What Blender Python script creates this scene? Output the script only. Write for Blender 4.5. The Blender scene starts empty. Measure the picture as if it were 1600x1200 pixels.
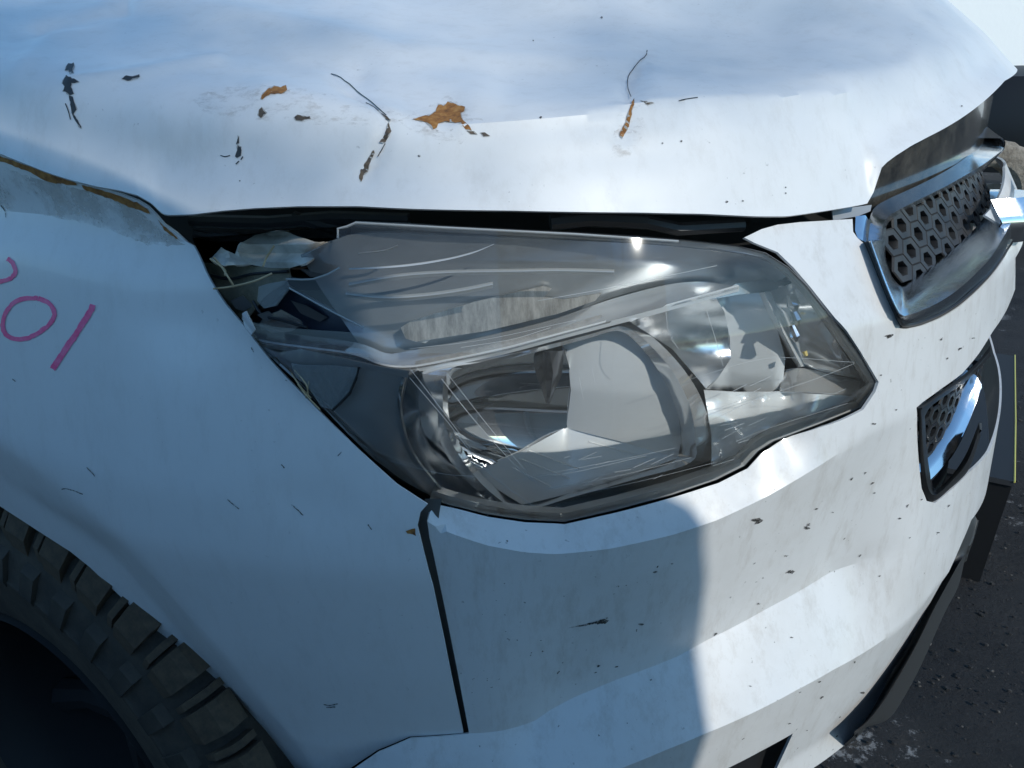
import bpy, math, random
import numpy as np
from mathutils import Vector, Matrix
from mathutils.bvhtree import BVHTree
from mathutils.geometry import delaunay_2d_cdt

random.seed(7); rng = np.random.default_rng(7)
scn = bpy.context.scene
col = scn.collection
R = math.radians

# ------------------------------------------------------------------ camera, sky, sun, exposure
CAM = np.array([0.05, -1.30, 1.16]); YAW, PITCH, ROLL, FPX = R(31), R(23), R(-2), 1232.0
FW = np.array([-math.sin(YAW)*math.cos(PITCH), math.cos(YAW)*math.cos(PITCH), -math.sin(PITCH)])
RT = np.array([math.cos(YAW), math.sin(YAW), 0.0]); UP = np.cross(RT, FW)
RT, UP = math.cos(ROLL)*RT+math.sin(ROLL)*UP, -math.sin(ROLL)*RT+math.cos(ROLL)*UP
cd = bpy.data.cameras.new('camera'); cam = bpy.data.objects.new('camera', cd); col.objects.link(cam)
cd.sensor_width = 36; cd.sensor_fit = 'HORIZONTAL'; cd.lens = FPX/1600*36; cd.clip_start = 0.02; cd.clip_end = 500
m = Matrix.Identity(4)
for i in range(3):
    m[i][0], m[i][1], m[i][2], m[i][3] = RT[i], UP[i], -FW[i], CAM[i]
cam.matrix_world = m
scn.camera = cam

SUN_AZ = np.array([0.90, -0.43]); SUN_AZ /= np.linalg.norm(SUN_AZ); SUN_EL = R(33)
SUN = np.array([SUN_AZ[0]*math.cos(SUN_EL), SUN_AZ[1]*math.cos(SUN_EL), math.sin(SUN_EL)])
wd = bpy.data.worlds.new('World'); scn.world = wd; wd.use_nodes = True
nt = wd.node_tree; nt.nodes.clear()
sky = nt.nodes.new('ShaderNodeTexSky'); sky.sky_type = 'NISHITA'; sky.sun_disc = False
sky.sun_elevation = SUN_EL; sky.sun_rotation = math.atan2(SUN[0], SUN[1])
sky.air_density = 1.0; sky.dust_density = 0.0; sky.ozone_density = 5.0; sky.altitude = 1000
bg = nt.nodes.new('ShaderNodeBackground'); bg.inputs['Strength'].default_value = 0.15
ow = nt.nodes.new('ShaderNodeOutputWorld')
tint = nt.nodes.new('ShaderNodeMix'); tint.data_type = 'RGBA'; tint.blend_type = 'MULTIPLY'; tint.inputs[0].default_value = 1.0
tint.inputs[7].default_value = (0.94, 1.06, 0.95, 1)          # cool white balance of the photograph
nt.links.new(sky.outputs[0], tint.inputs[6]); nt.links.new(tint.outputs[2], bg.inputs[0]); nt.links.new(bg.outputs[0], ow.inputs[0])
ld = bpy.data.lights.new('sun', 'SUN'); ld.energy = 2.0; ld.angle = R(0.53); ld.color = (1.0, 0.97, 0.88)
sun = bpy.data.objects.new('sun', ld); col.objects.link(sun)
sun.rotation_euler = Vector(SUN).to_track_quat('Z', 'Y').to_euler(); sun.location = (2, -3, 4)
scn.view_settings.view_transform = 'Standard'; scn.view_settings.look = 'None'
scn.view_settings.gamma = 1.0; scn.view_settings.use_curve_mapping = False
scn.view_settings.exposure = 0.32
scn.render.engine = 'CYCLES'
scn.cycles.max_bounces = 10; scn.cycles.transparent_max_bounces = 16; scn.cycles.glossy_bounces = 6
GROUND_Z = -0.20

# ------------------------------------------------------------------ plan outline of the nose (s = arc length, 0 at the centre line)
A_, B_, N_, X0 = 0.92, 0.94, 2.3, 0.12
th = np.linspace(0, math.pi/2, 1500)
half = np.concatenate([np.stack([X0+A_*np.cos(th)**(2/N_)-A_, -B_*np.sin(th)**(2/N_)], -1),
                       np.stack([np.linspace(X0-A_-0.002, -1.9, 400), np.full(400, -B_)], -1)])
pl = np.concatenate([half[::-1], (half*[1, -1])[1:]])
S_ = np.concatenate([[0], np.cumsum(np.linalg.norm(np.diff(pl, axis=0), axis=1))]); S_ -= S_[len(half)-1]
SG = np.linspace(S_[0], S_[-1], 3000)
pl = np.stack([np.interp(SG, S_, pl[:, 0]), np.interp(SG, S_, pl[:, 1])], -1)
tg = np.gradient(pl, axis=0)
for _ in range(30): tg[1:-1] = (tg[:-2]+tg[1:-1]*2+tg[2:])/4
tg /= np.linalg.norm(tg, axis=1)[:, None]
nr = np.stack([tg[:, 1], -tg[:, 0]], -1)
HUB = np.array([-1.6, 0.0])

def P(s, z, off=0.0):
    s = np.asarray(s, float); off = np.asarray(off, float)
    x = np.interp(s, SG, pl[:, 0])-np.interp(s, SG, nr[:, 0])*off
    y = np.interp(s, SG, pl[:, 1])-np.interp(s, SG, nr[:, 1])*off
    return np.stack([x, y, np.broadcast_to(np.asarray(z, float), x.shape)], -1)
def PK(s, z, k):
    x = np.interp(s, SG, pl[:, 0]); y = np.interp(s, SG, pl[:, 1])
    return np.stack([HUB[0]+(x-HUB[0])*(1-k), y*(1-k), z], -1)
def ray(px, py): return FW+RT*(px-800)/FPX+UP*(600-py)/FPX
def proj(p):
    d = np.asarray(p)-CAM; z = d@FW
    return np.stack([800+FPX*(d@RT)/z, 600-FPX*(d@UP)/z], -1)
def hit(px, py, q):
    d = ray(px, py); rel = q-CAM[:2]
    cr = rel[:, 0]*d[1]-rel[:, 1]*d[0]; dt = rel@d[:2]/(d[:2]@d[:2])
    idx = np.where((cr[:-1]*cr[1:] <= 0) & (dt[:-1] > 0))[0]
    if len(idx) == 0:
        i = np.argmin(np.where(dt > 0, np.abs(cr)/np.linalg.norm(rel, axis=1), 9)); return SG[i], CAM[2]+dt[i]*d[2]
    i = idx[np.argmin(dt[idx])]; k = cr[i]/(cr[i]-cr[i+1]+1e-15)
    return SG[i]+k*(SG[i+1]-SG[i]), CAM[2]+(dt[i]+k*(dt[i+1]-dt[i]))*d[2]
def w(px, py, off=0.0):
    if not callable(off): return hit(px, py, pl-nr*off)
    o = 0.0
    for i in range(8):
        s, z = hit(px, py, pl-nr*o); o_n = float(off(s, z))
        if abs(o_n-o) < 4e-5: return s, z
        o = 0.35*o+0.65*o_n if i else o_n
    def g(o): s, z = hit(px, py, pl-nr*o); return float(off(s, z))-o
    lo_, step = -0.09, 0.012; g0 = g(lo_)
    for k in range(26):
        hi_ = lo_+step; g1 = g(hi_)
        if g0 > 0 >= g1:
            for _ in range(9):
                m_ = (lo_+hi_)/2
                if g(m_) > 0: lo_ = m_
                else: hi_ = m_
            return hit(px, py, pl-nr*hi_)
        lo_, g0 = hi_, g1
    return hit(px, py, pl-nr*o)
def wk(px, py, k): return hit(px, py, HUB+(pl-HUB)*(1-k))
def pt(px, py, off=0.0):
    if callable(off):
        s, z = w(px, py, off); return P(s, z, off(s, z))
    s, z = w(px, py, off); return P(s, z, off)

# ------------------------------------------------------------------ materials
def mat(name, base=(0.8, 0.8, 0.8), rough=0.5, metal=0.0, coat=0.0, coat_rough=0.05, spec=0.5):
    M = bpy.data.materials.new(name); M.use_nodes = True
    b = M.node_tree.nodes['Principled BSDF']
    b.inputs['Base Color'].default_value = (*base, 1); b.inputs['Roughness'].default_value = rough
    b.inputs['Metallic'].default_value = metal; b.inputs['Coat Weight'].default_value = coat
    b.inputs['Coat Roughness'].default_value = coat_rough; b.inputs['Specular IOR Level'].default_value = spec
    return M
def nodes(M): return M.node_tree.nodes, M.node_tree.links, M.node_tree.nodes['Principled BSDF']
def noise(M, scale, detail=6, rough=0.6, vec=None):
    n, l, b = nodes(M); t = n.new('ShaderNodeTexNoise')
    t.inputs['Scale'].default_value = scale; t.inputs['Detail'].default_value = detail; t.inputs['Roughness'].default_value = rough
    if vec is None:
        c = n.new('ShaderNodeTexCoord'); l.new(c.outputs['Object'], t.inputs['Vector'])
    else: l.new(vec, t.inputs['Vector'])
    return t.outputs['Fac']
def stretch(M, sx, sy, sz):
    n, l, b = nodes(M); c = n.new('ShaderNodeTexCoord'); k = n.new('ShaderNodeMapping')
    k.inputs['Scale'].default_value = (sx, sy, sz); l.new(c.outputs['Object'], k.inputs['Vector']); return k.outputs[0]
def ramp(M, fac, stops):
    n, l, b = nodes(M); r = n.new('ShaderNodeValToRGB'); l.new(fac, r.inputs[0])
    e = r.color_ramp.elements
    while len(e) < len(stops): e.new(0.5)
    for q, (p, c) in zip(e, stops): q.position = p; q.color = (*c, 1) if len(c) == 3 else c
    return r.outputs[0]
def mix(M, fac, a, b_):
    n, l, b = nodes(M); x = n.new('ShaderNodeMix'); x.data_type = 'RGBA'
    for s_, v in ((0, fac), (6, a), (7, b_)):
        if hasattr(v, 'is_output'): l.new(v, x.inputs[s_])
        else: x.inputs[s_].default_value = v if s_ == 0 else (*v, 1)
    return x.outputs[2]
def bump(M, fac, strength=0.2, dist=0.001):
    n, l, b = nodes(M); k = n.new('ShaderNodeBump'); k.inputs['Strength'].default_value = strength
    k.inputs['Distance'].default_value = dist; l.new(fac, k.inputs['Height']); l.new(k.outputs[0], b.inputs['Normal']); return k
def setc(M, o, name='Base Color'):
    n, l, b = nodes(M); l.new(o, b.inputs[name])

def paint(name, grime, speck, base_=0.80):
    M = mat(name, (0.78, 0.78, 0.77), 0.38, coat=0.25, coat_rough=0.10)
    f1 = noise(M, 9, 8, 0.7); g = ramp(M, f1, [(0.45, (0, 0, 0)), (0.8, (grime,)*3)])
    c = mix(M, g, (base_,)*3, (0.42, 0.38, 0.32))
    f5 = noise(M, 2.0, 9, 0.75, stretch(M, 26, 26, 7)); g2 = ramp(M, f5, [(0.5, (0, 0, 0)), (0.8, (grime*1.6,)*3)]); c = mix(M, g2, c, (0.36, 0.31, 0.25))
    f2 = noise(M, 190, 3, 0.5); f3 = noise(M, 14, 3, 0.6)
    sp = ramp(M, f2, [(0.70, (0, 0, 0)), (0.735, (1, 1, 1))]); ar = ramp(M, f3, [(0.47, (0, 0, 0)), (0.62, (speck,)*3)])
    n, l, b = nodes(M); mu = n.new('ShaderNodeMath'); mu.operation = 'MULTIPLY'; l.new(sp, mu.inputs[0]); l.new(ar, mu.inputs[1])
    c = mix(M, mu.outputs[0], c, (0.07, 0.055, 0.045)); setc(M, c)
    setc(M, ramp(M, noise(M, 22, 6), [(0.3, (0.30,)*3), (0.75, (0.5,)*3)]), 'Roughness')
    bump(M, noise(M, 260, 2), 0.03, 0.0004)
    return M
M_HOOD = paint('white_paint_hood', 0.14, 0.35); M_HOOD.node_tree.nodes['Principled BSDF'].inputs['Coat Weight'].default_value = 0.14
M_FEND = paint('white_paint_fender', 0.10, 0.2)
M_BUMP = paint('white_paint_bumper', 0.30, 0.95, 0.74)
M_PRIMER = paint('dusty_white_paint', 0.75, 0.6)
def chrome_mat(name, base, rough, sc=0.5, scr=0.0):
    M = mat(name, base, rough, 1.0)
    f = noise(M, 30, 8, 0.75); setc(M, ramp(M, f, [(0.35, (rough,)*3), (0.8, (rough+0.22,)*3)]), 'Roughness')
    if scr:
        v = stretch(M, 14, 5, 160); f2 = noise(M, 1.6, 6, 0.7, v); bump(M, f2, scr, 0.0012)
    return M
M_CHROME = chrome_mat('chrome_trim', (0.82, 0.84, 0.86), 0.05, scr=0.0)
M_CHROMES = chrome_mat('scratched_chrome', (0.82, 0.83, 0.85), 0.06, scr=0.5)
M_MIRROR = mat('lamp_reflector', (0.90, 0.91, 0.92), 0.04, 1.0)
M_BRUSH = chrome_mat('brushed_reflector', (0.88, 0.89, 0.90), 0.13, scr=0.06)
M_SATIN = mat('satin_silver_plastic', (0.80, 0.84, 0.87), 0.26, 0.15)
bump(M_SATIN, noise(M_SATIN, 60, 4), 0.04, 0.001)
M_GREYP = mat('grey_lamp_plastic', (0.33, 0.34, 0.35), 0.35, 0.2)
M_UPPER = mat('dull_grey_lamp_shell', (0.36, 0.39, 0.41), 0.24, 0.5)
M_AMBER = mat('scuffed_marker_plastic', (0.45, 0.43, 0.40), 0.3, 0.4)
setc(M_AMBER, ramp(M_AMBER, noise(M_AMBER, 1.5, 8, 0.75, stretch(M_AMBER, 60, 60, 12)), [(0.35, (0.22, 0.21, 0.19)), (0.7, (0.62, 0.60, 0.56))]))
M_NAVY = mat('dark_blue_plastic', (0.03, 0.04, 0.07), 0.3)
M_BLACK = mat('black_plastic', (0.018, 0.019, 0.021), 0.42)
M_DEEP = mat('sooty_black_metal', (0.012, 0.012, 0.013), 0.7)
M_GRILLE = mat('dusty_grey_grille_plastic', (0.085, 0.088, 0.095), 0.5)
setc(M_GRILLE, ramp(M_GRILLE, noise(M_GRILLE, 35, 6), [(0.35, (0.020, 0.021, 0.024)), (0.75, (0.045, 0.043, 0.042))]))
M_GLOSSB = mat('dusty_black_panel', (0.05, 0.05, 0.048), 0.16, 0.0, coat=0.5, coat_rough=0.05)
setc(M_GLOSSB, ramp(M_GLOSSB, noise(M_GLOSSB, 28, 7, 0.7), [(0.4, (0.018, 0.018, 0.018)), (0.7, (0.085, 0.08, 0.07))]))
M_RUST = mat('flaking_rust', (0.3, 0.13, 0.03), 0.85)
setc(M_RUST, ramp(M_RUST, noise(M_RUST, 130, 8, 0.7), [(0.3, (0.09, 0.04, 0.02)), (0.5, (0.33, 0.14, 0.035)), (0.7, (0.50, 0.26, 0.08))]))
bump(M_RUST, noise(M_RUST, 300, 5), 0.5, 0.0008)
M_BARE = mat('tarnished_bare_metal', (0.11, 0.085, 0.06), 0.7, 0.2)
setc(M_BARE, ramp(M_BARE, noise(M_BARE, 140, 7, 0.7), [(0.35, (0.045, 0.045, 0.05)), (0.65, (0.17, 0.12, 0.075))]))
M_DARKCHIP = mat('dark_bare_chip', (0.035, 0.04, 0.045), 0.6)
M_SCUFF = mat('brown_black_scuff', (0.05, 0.045, 0.04), 0.8)
setc(M_SCUFF, ramp(M_SCUFF, noise(M_SCUFF, 420, 4, 0.7), [(0.38, (0.15, 0.15, 0.15)), (0.55, (1, 1, 1))]), 'Alpha')
M_PRIMERC = mat('grey_primer', (0.42, 0.41, 0.39), 0.7)
M_STAIN = mat('thin_brown_stain', (0.42, 0.30, 0.20), 0.8)
setc(M_STAIN, ramp(M_STAIN, noise(M_STAIN, 2.2, 9, 0.75, stretch(M_STAIN, 22, 22, 60)), [(0.50, (0, 0, 0)), (0.78, (0.42, 0.42, 0.42))]), 'Alpha')
M_DUST = paint('dust_filmed_paint', 0.45, 0.5); setc(M_DUST, ramp(M_DUST, noise(M_DUST, 26, 7, 0.65), [(0.3, (0.74, 0.72, 0.70)), (0.7, (0.60, 0.55, 0.50))])); setc(M_DUST, ramp(M_DUST, noise(M_DUST, 16, 8, 0.7), [(0.42, (0, 0, 0)), (0.62, (0.8, 0.8, 0.8))]), 'Alpha')
M_PINK = mat('pink_paint_marker', (1.0, 0.12, 0.32), 0.5)
setc(M_PINK, ramp(M_PINK, noise(M_PINK, 90, 6, 0.7), [(0.3, (1.0, 0.26, 0.46)), (0.6, (1.0, 0.12, 0.30))]))
M_RUBBER = mat('dusty_tyre_rubber', (0.05, 0.045, 0.04), 0.8)
setc(M_RUBBER, ramp(M_RUBBER, noise(M_RUBBER, 18, 8, 0.7), [(0.3, (0.030, 0.027, 0.023)), (0.7, (0.085, 0.07, 0.052))]))
bump(M_RUBBER, noise(M_RUBBER, 120, 6), 0.4, 0.002)
M_TREAD = mat('mud_stained_tread', (0.12, 0.09, 0.06), 0.85)
setc(M_TREAD, ramp(M_TREAD, noise(M_TREAD, 30, 8, 0.7), [(0.3, (0.045, 0.034, 0.024)), (0.7, (0.14, 0.10, 0.062))]))
M_TORN = mat('torn_grey_plastic', (0.42, 0.43, 0.42), 0.5)
setc(M_TORN, ramp(M_TORN, noise(M_TORN, 40, 7), [(0.3, (0.46, 0.43, 0.38)), (0.7, (0.80, 0.78, 0.72))])); bump(M_TORN, noise(M_TORN, 70, 6), 0.5, 0.003)
M_OLIVE = mat('grimy_olive_plastic', (0.20, 0.19, 0.13), 0.45)
setc(M_OLIVE, ramp(M_OLIVE, noise(M_OLIVE, 45, 8, 0.7), [(0.3, (0.09, 0.085, 0.06)), (0.7, (0.30, 0.27, 0.19))])); bump(M_OLIVE, noise(M_OLIVE, 60, 6), 0.5, 0.003)
M_STRAW = mat('dry_straw', (0.52, 0.40, 0.24), 0.7)
M_TABS = mat('grimy_broken_tab', (0.07, 0.075, 0.08), 0.4)
M_SEAM = mat('seam_filler', (0.14, 0.13, 0.12), 0.6, 0.3)
M_PURPLE = mat('brown_tape', (0.09, 0.06, 0.055), 0.6)

def lens_material():
    M = bpy.data.materials.new('scratched_clear_lens'); M.use_nodes = True
    n, l = M.node_tree.nodes, M.node_tree.links; n.clear()
    o = n.new('ShaderNodeOutputMaterial'); tr = n.new('ShaderNodeBsdfTransparent'); gl = n.new('ShaderNodeBsdfGlossy')
    df = n.new('ShaderNodeBsdfDiffuse'); fr = n.new('ShaderNodeFresnel'); m1 = n.new('ShaderNodeMixShader'); m2 = n.new('ShaderNodeMixShader')
    tr.inputs[0].default_value = (0.98, 0.985, 0.985, 1); gl.inputs['Roughness'].default_value = 0.03
    df.inputs[0].default_value = (0.72, 0.72, 0.68, 1); fr.inputs['IOR'].default_value = 1.5
    tc = n.new('ShaderNodeTexCoord'); mp = n.new('ShaderNodeMapping'); mp.inputs['Scale'].default_value = (3, 3, 9); l.new(tc.outputs['Object'], mp.inputs[0])
    ns = n.new('ShaderNodeTexNoise'); ns.inputs['Scale'].default_value = 3.0; ns.inputs['Detail'].default_value = 9; ns.inputs['Roughness'].default_value = 0.72
    l.new(mp.outputs[0], ns.inputs['Vector'])
    rp = n.new('ShaderNodeValToRGB'); rp.color_ramp.elements[0].position = 0.38; rp.color_ramp.elements[1].position = 0.75
    rp.color_ramp.elements[0].color = (0.012,)*3+(1,); rp.color_ramp.elements[1].color = (0.09,)*3+(1,)
    l.new(ns.outputs['Fac'], rp.inputs[0])
    l.new(rp.outputs[0], m1.inputs[0]); l.new(tr.outputs[0], m1.inputs[1]); l.new(df.outputs[0], m1.inputs[2])
    l.new(fr.outputs[0], m2.inputs[0]); l.new(m1.outputs[0], m2.inputs[1]); l.new(gl.outputs[0], m2.inputs[2])
    l.new(m2.outputs[0], o.inputs['Surface']); return M
M_LENS = lens_material()
def edge_lens_material():
    M = bpy.data.materials.new('cloudy_lens_edge'); M.use_nodes = True
    n, l = M.node_tree.nodes, M.node_tree.links; n.clear()
    o = n.new('ShaderNodeOutputMaterial'); tr = n.new('ShaderNodeBsdfTransparent'); pb = n.new('ShaderNodeBsdfPrincipled'); mx = n.new('ShaderNodeMixShader')
    tr.inputs[0].default_value = (0.8, 0.83, 0.84, 1); pb.inputs['Base Color'].default_value = (0.55, 0.57, 0.57, 1)
    pb.inputs['Roughness'].default_value = 0.15; mx.inputs[0].default_value = 0.6
    l.new(tr.outputs[0], mx.inputs[1]); l.new(pb.outputs[0], mx.inputs[2]); l.new(mx.outputs[0], o.inputs['Surface']); return M
M_LEDGE = edge_lens_material()
M_SCRATCH = mat('pale_scratch', (0.50, 0.52, 0.53), 0.4)
M_SHARD = edge_lens_material(); M_SHARD.name = 'clear_shard'; M_SHARD.node_tree.nodes['Mix Shader'].inputs[0].default_value = 0.22
M_BULB = mat('bulb_metal', (0.75, 0.75, 0.74), 0.2, 1.0)
M_RING = mat('bright_plated_ring', (0.92, 0.93, 0.94), 0.12, 0.75)

# ------------------------------------------------------------------ mesh helpers
def tag(o, label=None, cat=None, group=None, kind=None):
    if label: o['label'] = label
    if cat: o['category'] = cat
    if group: o['group'] = group
    if kind: o['kind'] = kind
    return o
def empty(name, loc):
    o = bpy.data.objects.new(name, None); o.empty_display_size = 0.1; o.location = loc; col.objects.link(o); return o
def mesh_obj(name, verts, faces, material, parent=None, smooth=True, angle=35, thick=0.0, offset=-1.0):
    me = bpy.data.meshes.new(name); me.from_pydata([tuple(map(float, v)) for v in verts], [], [tuple(map(int, f)) for f in faces])
    me.validate(); me.update(); me.materials.append(material)
    if smooth:
        me.polygons.foreach_set('use_smooth', [True]*len(me.polygons)); me.set_sharp_from_angle(angle=R(angle))
    o = bpy.data.objects.new(name, me); col.objects.link(o)
    if parent is not None:
        o.parent = parent
        if parent.type == 'EMPTY': o.location = -parent.location
    if thick:
        md = o.modifiers.new('thickness', 'SOLIDIFY'); md.thickness = thick; md.offset = offset; md.use_rim = True
        es = o.modifiers.new('crisp_rim', 'EDGE_SPLIT'); es.split_angle = R(max(angle, 30)); es.use_edge_sharp = True
    return o
def resample(pts, step, closed=False):
    p = np.asarray(pts, float)
    if closed: p = np.concatenate([p, p[:1]])
    L = np.concatenate([[0], np.cumsum(np.linalg.norm(np.diff(p, axis=0), axis=1))])
    n = max(2, int(round(L[-1]/step))+1)
    q = []
    for i in range(len(p)-1):                      # keep the corners
        k = max(1, int(round((L[i+1]-L[i])/step)))
        for j in range(k): q.append(p[i]+(p[i+1]-p[i])*j/k)
    if not closed: q.append(p[-1])
    return np.array(q)
def smooth_curve(pts, n, closed=False):
    """Catmull-Rom through the points, n samples."""
    p = np.asarray(pts, float)
    if closed: q = np.concatenate([p[-1:], p, p[:2]])
    else: q = np.concatenate([2*p[:1]-p[1:2], p, 2*p[-1:]-p[-2:-1]])
    m_ = len(q)-3
    L = np.concatenate([[0], np.cumsum(np.linalg.norm(np.diff(q[1:-1], axis=0), axis=1))])
    out = []
    for t in np.linspace(0, L[-1], n, endpoint=not closed):
        i = min(np.searchsorted(L, t, side='right')-1, m_-1); k = (t-L[i])/max(L[i+1]-L[i], 1e-12)
        a, b, c, d = q[i], q[i+1], q[i+2], q[i+3]
        out.append(0.5*((2*b)+(-a+c)*k+(2*a-5*b+4*c-d)*k*k+(-a+3*b-3*c+d)*k**3))
    return np.array(out)
def inside(poly, q):
    x, y = q[:, 0], q[:, 1]; c = np.zeros(len(q), bool); n = len(poly); j = n-1
    for i in range(n):
        xi, yi = poly[i]; xj, yj = poly[j]
        with np.errstate(divide='ignore', invalid='ignore'):
            c ^= ((yi > y) != (yj > y)) & (x < (xj-xi)*(y-yi)/(yj-yi+1e-15)+xi)
        j = i
    return c
def dist_poly(poly, q, closed=True):
    p = np.asarray(poly); a = p; b = np.roll(p, -1, 0)
    if not closed: a, b = a[:-1], b[:-1]
    d = np.full(len(q), 9e9)
    for u, v in zip(a, b):
        e = v-u; t = np.clip(((q-u)@e)/max(e@e, 1e-15), 0, 1)
        d = np.minimum(d, np.linalg.norm(q-(u+t[:, None]*e), axis=1))
    return d
def cdt(outline, step, lines=(), jitter=0.0, holes=()):
    """triangulate a polygon (2-D) with interior points; returns verts2d, faces"""
    b = resample(outline, step, True); V = list(map(tuple, b)); n = len(b)
    E = [(i, (i+1) % n) for i in range(n)]
    for ln in lines:
        q = resample(ln, step); k0 = len(V); V += list(map(tuple, q)); E += [(k0+i, k0+i+1) for i in range(len(q)-1)]
    lo, hi = b.min(0), b.max(0)
    gx, gy = np.meshgrid(np.arange(lo[0], hi[0], step), np.arange(lo[1], hi[1], step*0.87)); gx[1::2] += step/2
    g = np.stack([gx.ravel(), gy.ravel()], -1); g = g[inside(b, g)]
    if len(g):
        ok = dist_poly(b, g) > step*0.55
        for ln in lines: ok &= dist_poly(ln, g, False) > step*0.45
        V += list(map(tuple, g[ok]))
    r = delaunay_2d_cdt([Vector(v) for v in V], E, [list(range(n))], 1, 1e-7, False)
    v2 = np.array([tuple(v) for v in r[0]]); F = [tuple(f) for f in r[2]]
    if len(F): 
        c = np.array([v2[list(f)].mean(0) for f in F]); k = inside(b, c)
        F = [f for f, q in zip(F, k) if q]
    return v2, F
def orient(V, F, ref):
    """flip faces so they face along ref(point)->vector"""
    out = []
    for f in F:
        a, b, c = V[f[0]], V[f[1]], V[f[2]]
        n = np.cross(b-a, c-a); out.append(f if n@ref((a+b+c)/3) > 0 else f[::-1])
    return out
OUT = lambda p: np.array([p[0]+0.75, p[1]*1.4, 0.0])
TOCAM = lambda p: CAM-p
def sz_panel(name, outline, offfn, material, parent, step=0.012, lines=(), thick=0.002, mirror=False, angle=30):
    v2, F = cdt(outline, step, lines)
    o = np.array([offfn(s, z) for s, z in v2])
    V = P(v2[:, 0], v2[:, 1], o); F = orient(V, F, OUT)
    if mirror:
        n = len(V); V = np.concatenate([V, V*[1, -1, 1]]); F = F+[tuple(i+n for i in f[::-1]) for f in F]
    ob = mesh_obj(name, V, F, material, parent, angle=angle, thick=thick)
    return ob, V, F
def px_patch(name, outline, offfn, material, parent, step=14, lines=(), thick=0.0015, ref=TOCAM, angle=35):
    """panel whose outline was surveyed as seen from the camera; every point gets its own depth off the wall"""
    v2, F = cdt(outline, step, lines)
    V = np.array([pt(x, y, (lambda s, z, x=x, y=y: offfn(s, z, x, y))) for x, y in v2]); F = orient(V, F, ref)
    return mesh_obj(name, V, F, material, parent, thick=thick, angle=angle)
def loft(name, rows, material, parent, n=60, sub=1, thick=0.0, closed=False, ref=TOCAM, angle=35, smooth=True):
    """rows of 3-D curves (each a list of 3-D points), resampled to n and skinned"""
    C = [smooth_curve(r, n, closed) if smooth else np.array(r) for r in rows]
    if sub > 1:
        D = []
        for a, b in zip(C[:-1], C[1:]):
            for k in range(sub): D.append(a+(b-a)*k/sub)
        C = D+[C[-1]]
    n = len(C[0]); V = np.concatenate(C); F = []
    for i in range(len(C)-1):
        for j in range(n if closed else n-1):
            k = (j+1) % n; F.append((i*n+j, i*n+k, (i+1)*n+k, (i+1)*n+j))
    F = orient(V, F, ref)
    return mesh_obj(name, V, F, material, parent, thick=thick, angle=angle)
def tube(path, rad, seg=6):
    p = np.asarray(path, float); V, F = [], []
    rad = np.broadcast_to(rad, (len(p),))
    for i in range(len(p)):
        t = p[min(i+1, len(p)-1)]-p[max(i-1, 0)]; t /= np.linalg.norm(t)+1e-12
        a = np.cross(t, [0.3, 0.2, 0.93]); a /= np.linalg.norm(a)+1e-12; b = np.cross(t, a)
        for k in range(seg):
            q = 2*math.pi*k/seg; V.append(p[i]+rad[i]*(a*math.cos(q)+b*math.sin(q)))
    for i in range(len(p)-1):
        for k in range(seg):
            F.append((i*seg+k, i*seg+(k+1) % seg, (i+1)*seg+(k+1) % seg, (i+1)*seg+k))
    F.append(tuple(range(seg))[::-1]); F.append(tuple((len(p)-1)*seg+k for k in range(seg)))
    return V, F
def box(c, h, rot=None):
    V = np.array([[x, y, z] for x in (-1, 1) for y in (-1, 1) for z in (-1, 1)], float)*h
    if rot is not None: V = V@np.asarray(rot).T
    return V+c, [(0, 1, 3, 2), (4, 6, 7, 5), (0, 4, 5, 1), (2, 3, 7, 6), (0, 2, 6, 4), (1, 5, 7, 3)]
def join(parts):
    V, F = [], []
    for v, f in parts:
        k = len(V); V += [tuple(map(float, q)) for q in v]; F += [tuple(i+k for i in q) for q in f]
    return V, F
def szc(pts, off):
    return [w(x, y, off) for x, y in pts]

# ------------------------------------------------------------------ setting: ground
def ground():
    M = mat('dark_gritty_asphalt', (0.03, 0.03, 0.032), 0.85)
    f = noise(M, 3.5, 10, 0.72); c = ramp(M, f, [(0.35, (0.010, 0.010, 0.012)), (0.6, (0.026, 0.025, 0.026)), (0.78, (0.085, 0.07, 0.055))])
    f2 = noise(M, 5.5, 9, 0.75); wmask = ramp(M, f2, [(0.60, (0, 0, 0)), (0.64, (1, 1, 1))])
    f4 = noise(M, 1.1, 2, 0.5); wm2 = ramp(M, f4, [(0.44, (0, 0, 0)), (0.52, (0.7, 0.7, 0.7))])
    n, l, b = nodes(M); mu = n.new('ShaderNodeMath'); mu.operation = 'MULTIPLY'; l.new(wmask, mu.inputs[0]); l.new(wm2, mu.inputs[1])
    c = mix(M, mu.outputs[0], c, (0.42, 0.42, 0.42)); setc(M, c)
    bump(M, noise(M, 60, 10, 0.75), 0.9, 0.012)
    V, F = [], []
    xs = np.concatenate([np.linspace(-120, -3, 8), np.linspace(-2.5, 3.5, 61), np.linspace(4, 120, 8)])
    ys = np.concatenate([np.linspace(-120, -3, 8), np.linspace(-2.5, 4.5, 71), np.linspace(5, 160, 10)])
    for y in ys:
        for x in xs:
            near = abs(x) < 4 and abs(y) < 5
            V.append((x, y, GROUND_Z+(random.uniform(-0.006, 0.006) if near else 0)))
    nx = len(xs)
    for j in range(len(ys)-1):
        for i in range(nx-1): F.append((j*nx+i, j*nx+i+1, (j+1)*nx+i+1, (j+1)*nx+i))
    g = mesh_obj('ground', V, F, M); tag(g, kind='structure')
ground()

TRUCK = empty('pickup_truck', Vector((-0.92, 0, GROUND_Z)))
tag(TRUCK, 'white pickup truck with crumpled hood and broken headlight, filling the picture', 'truck')

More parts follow.
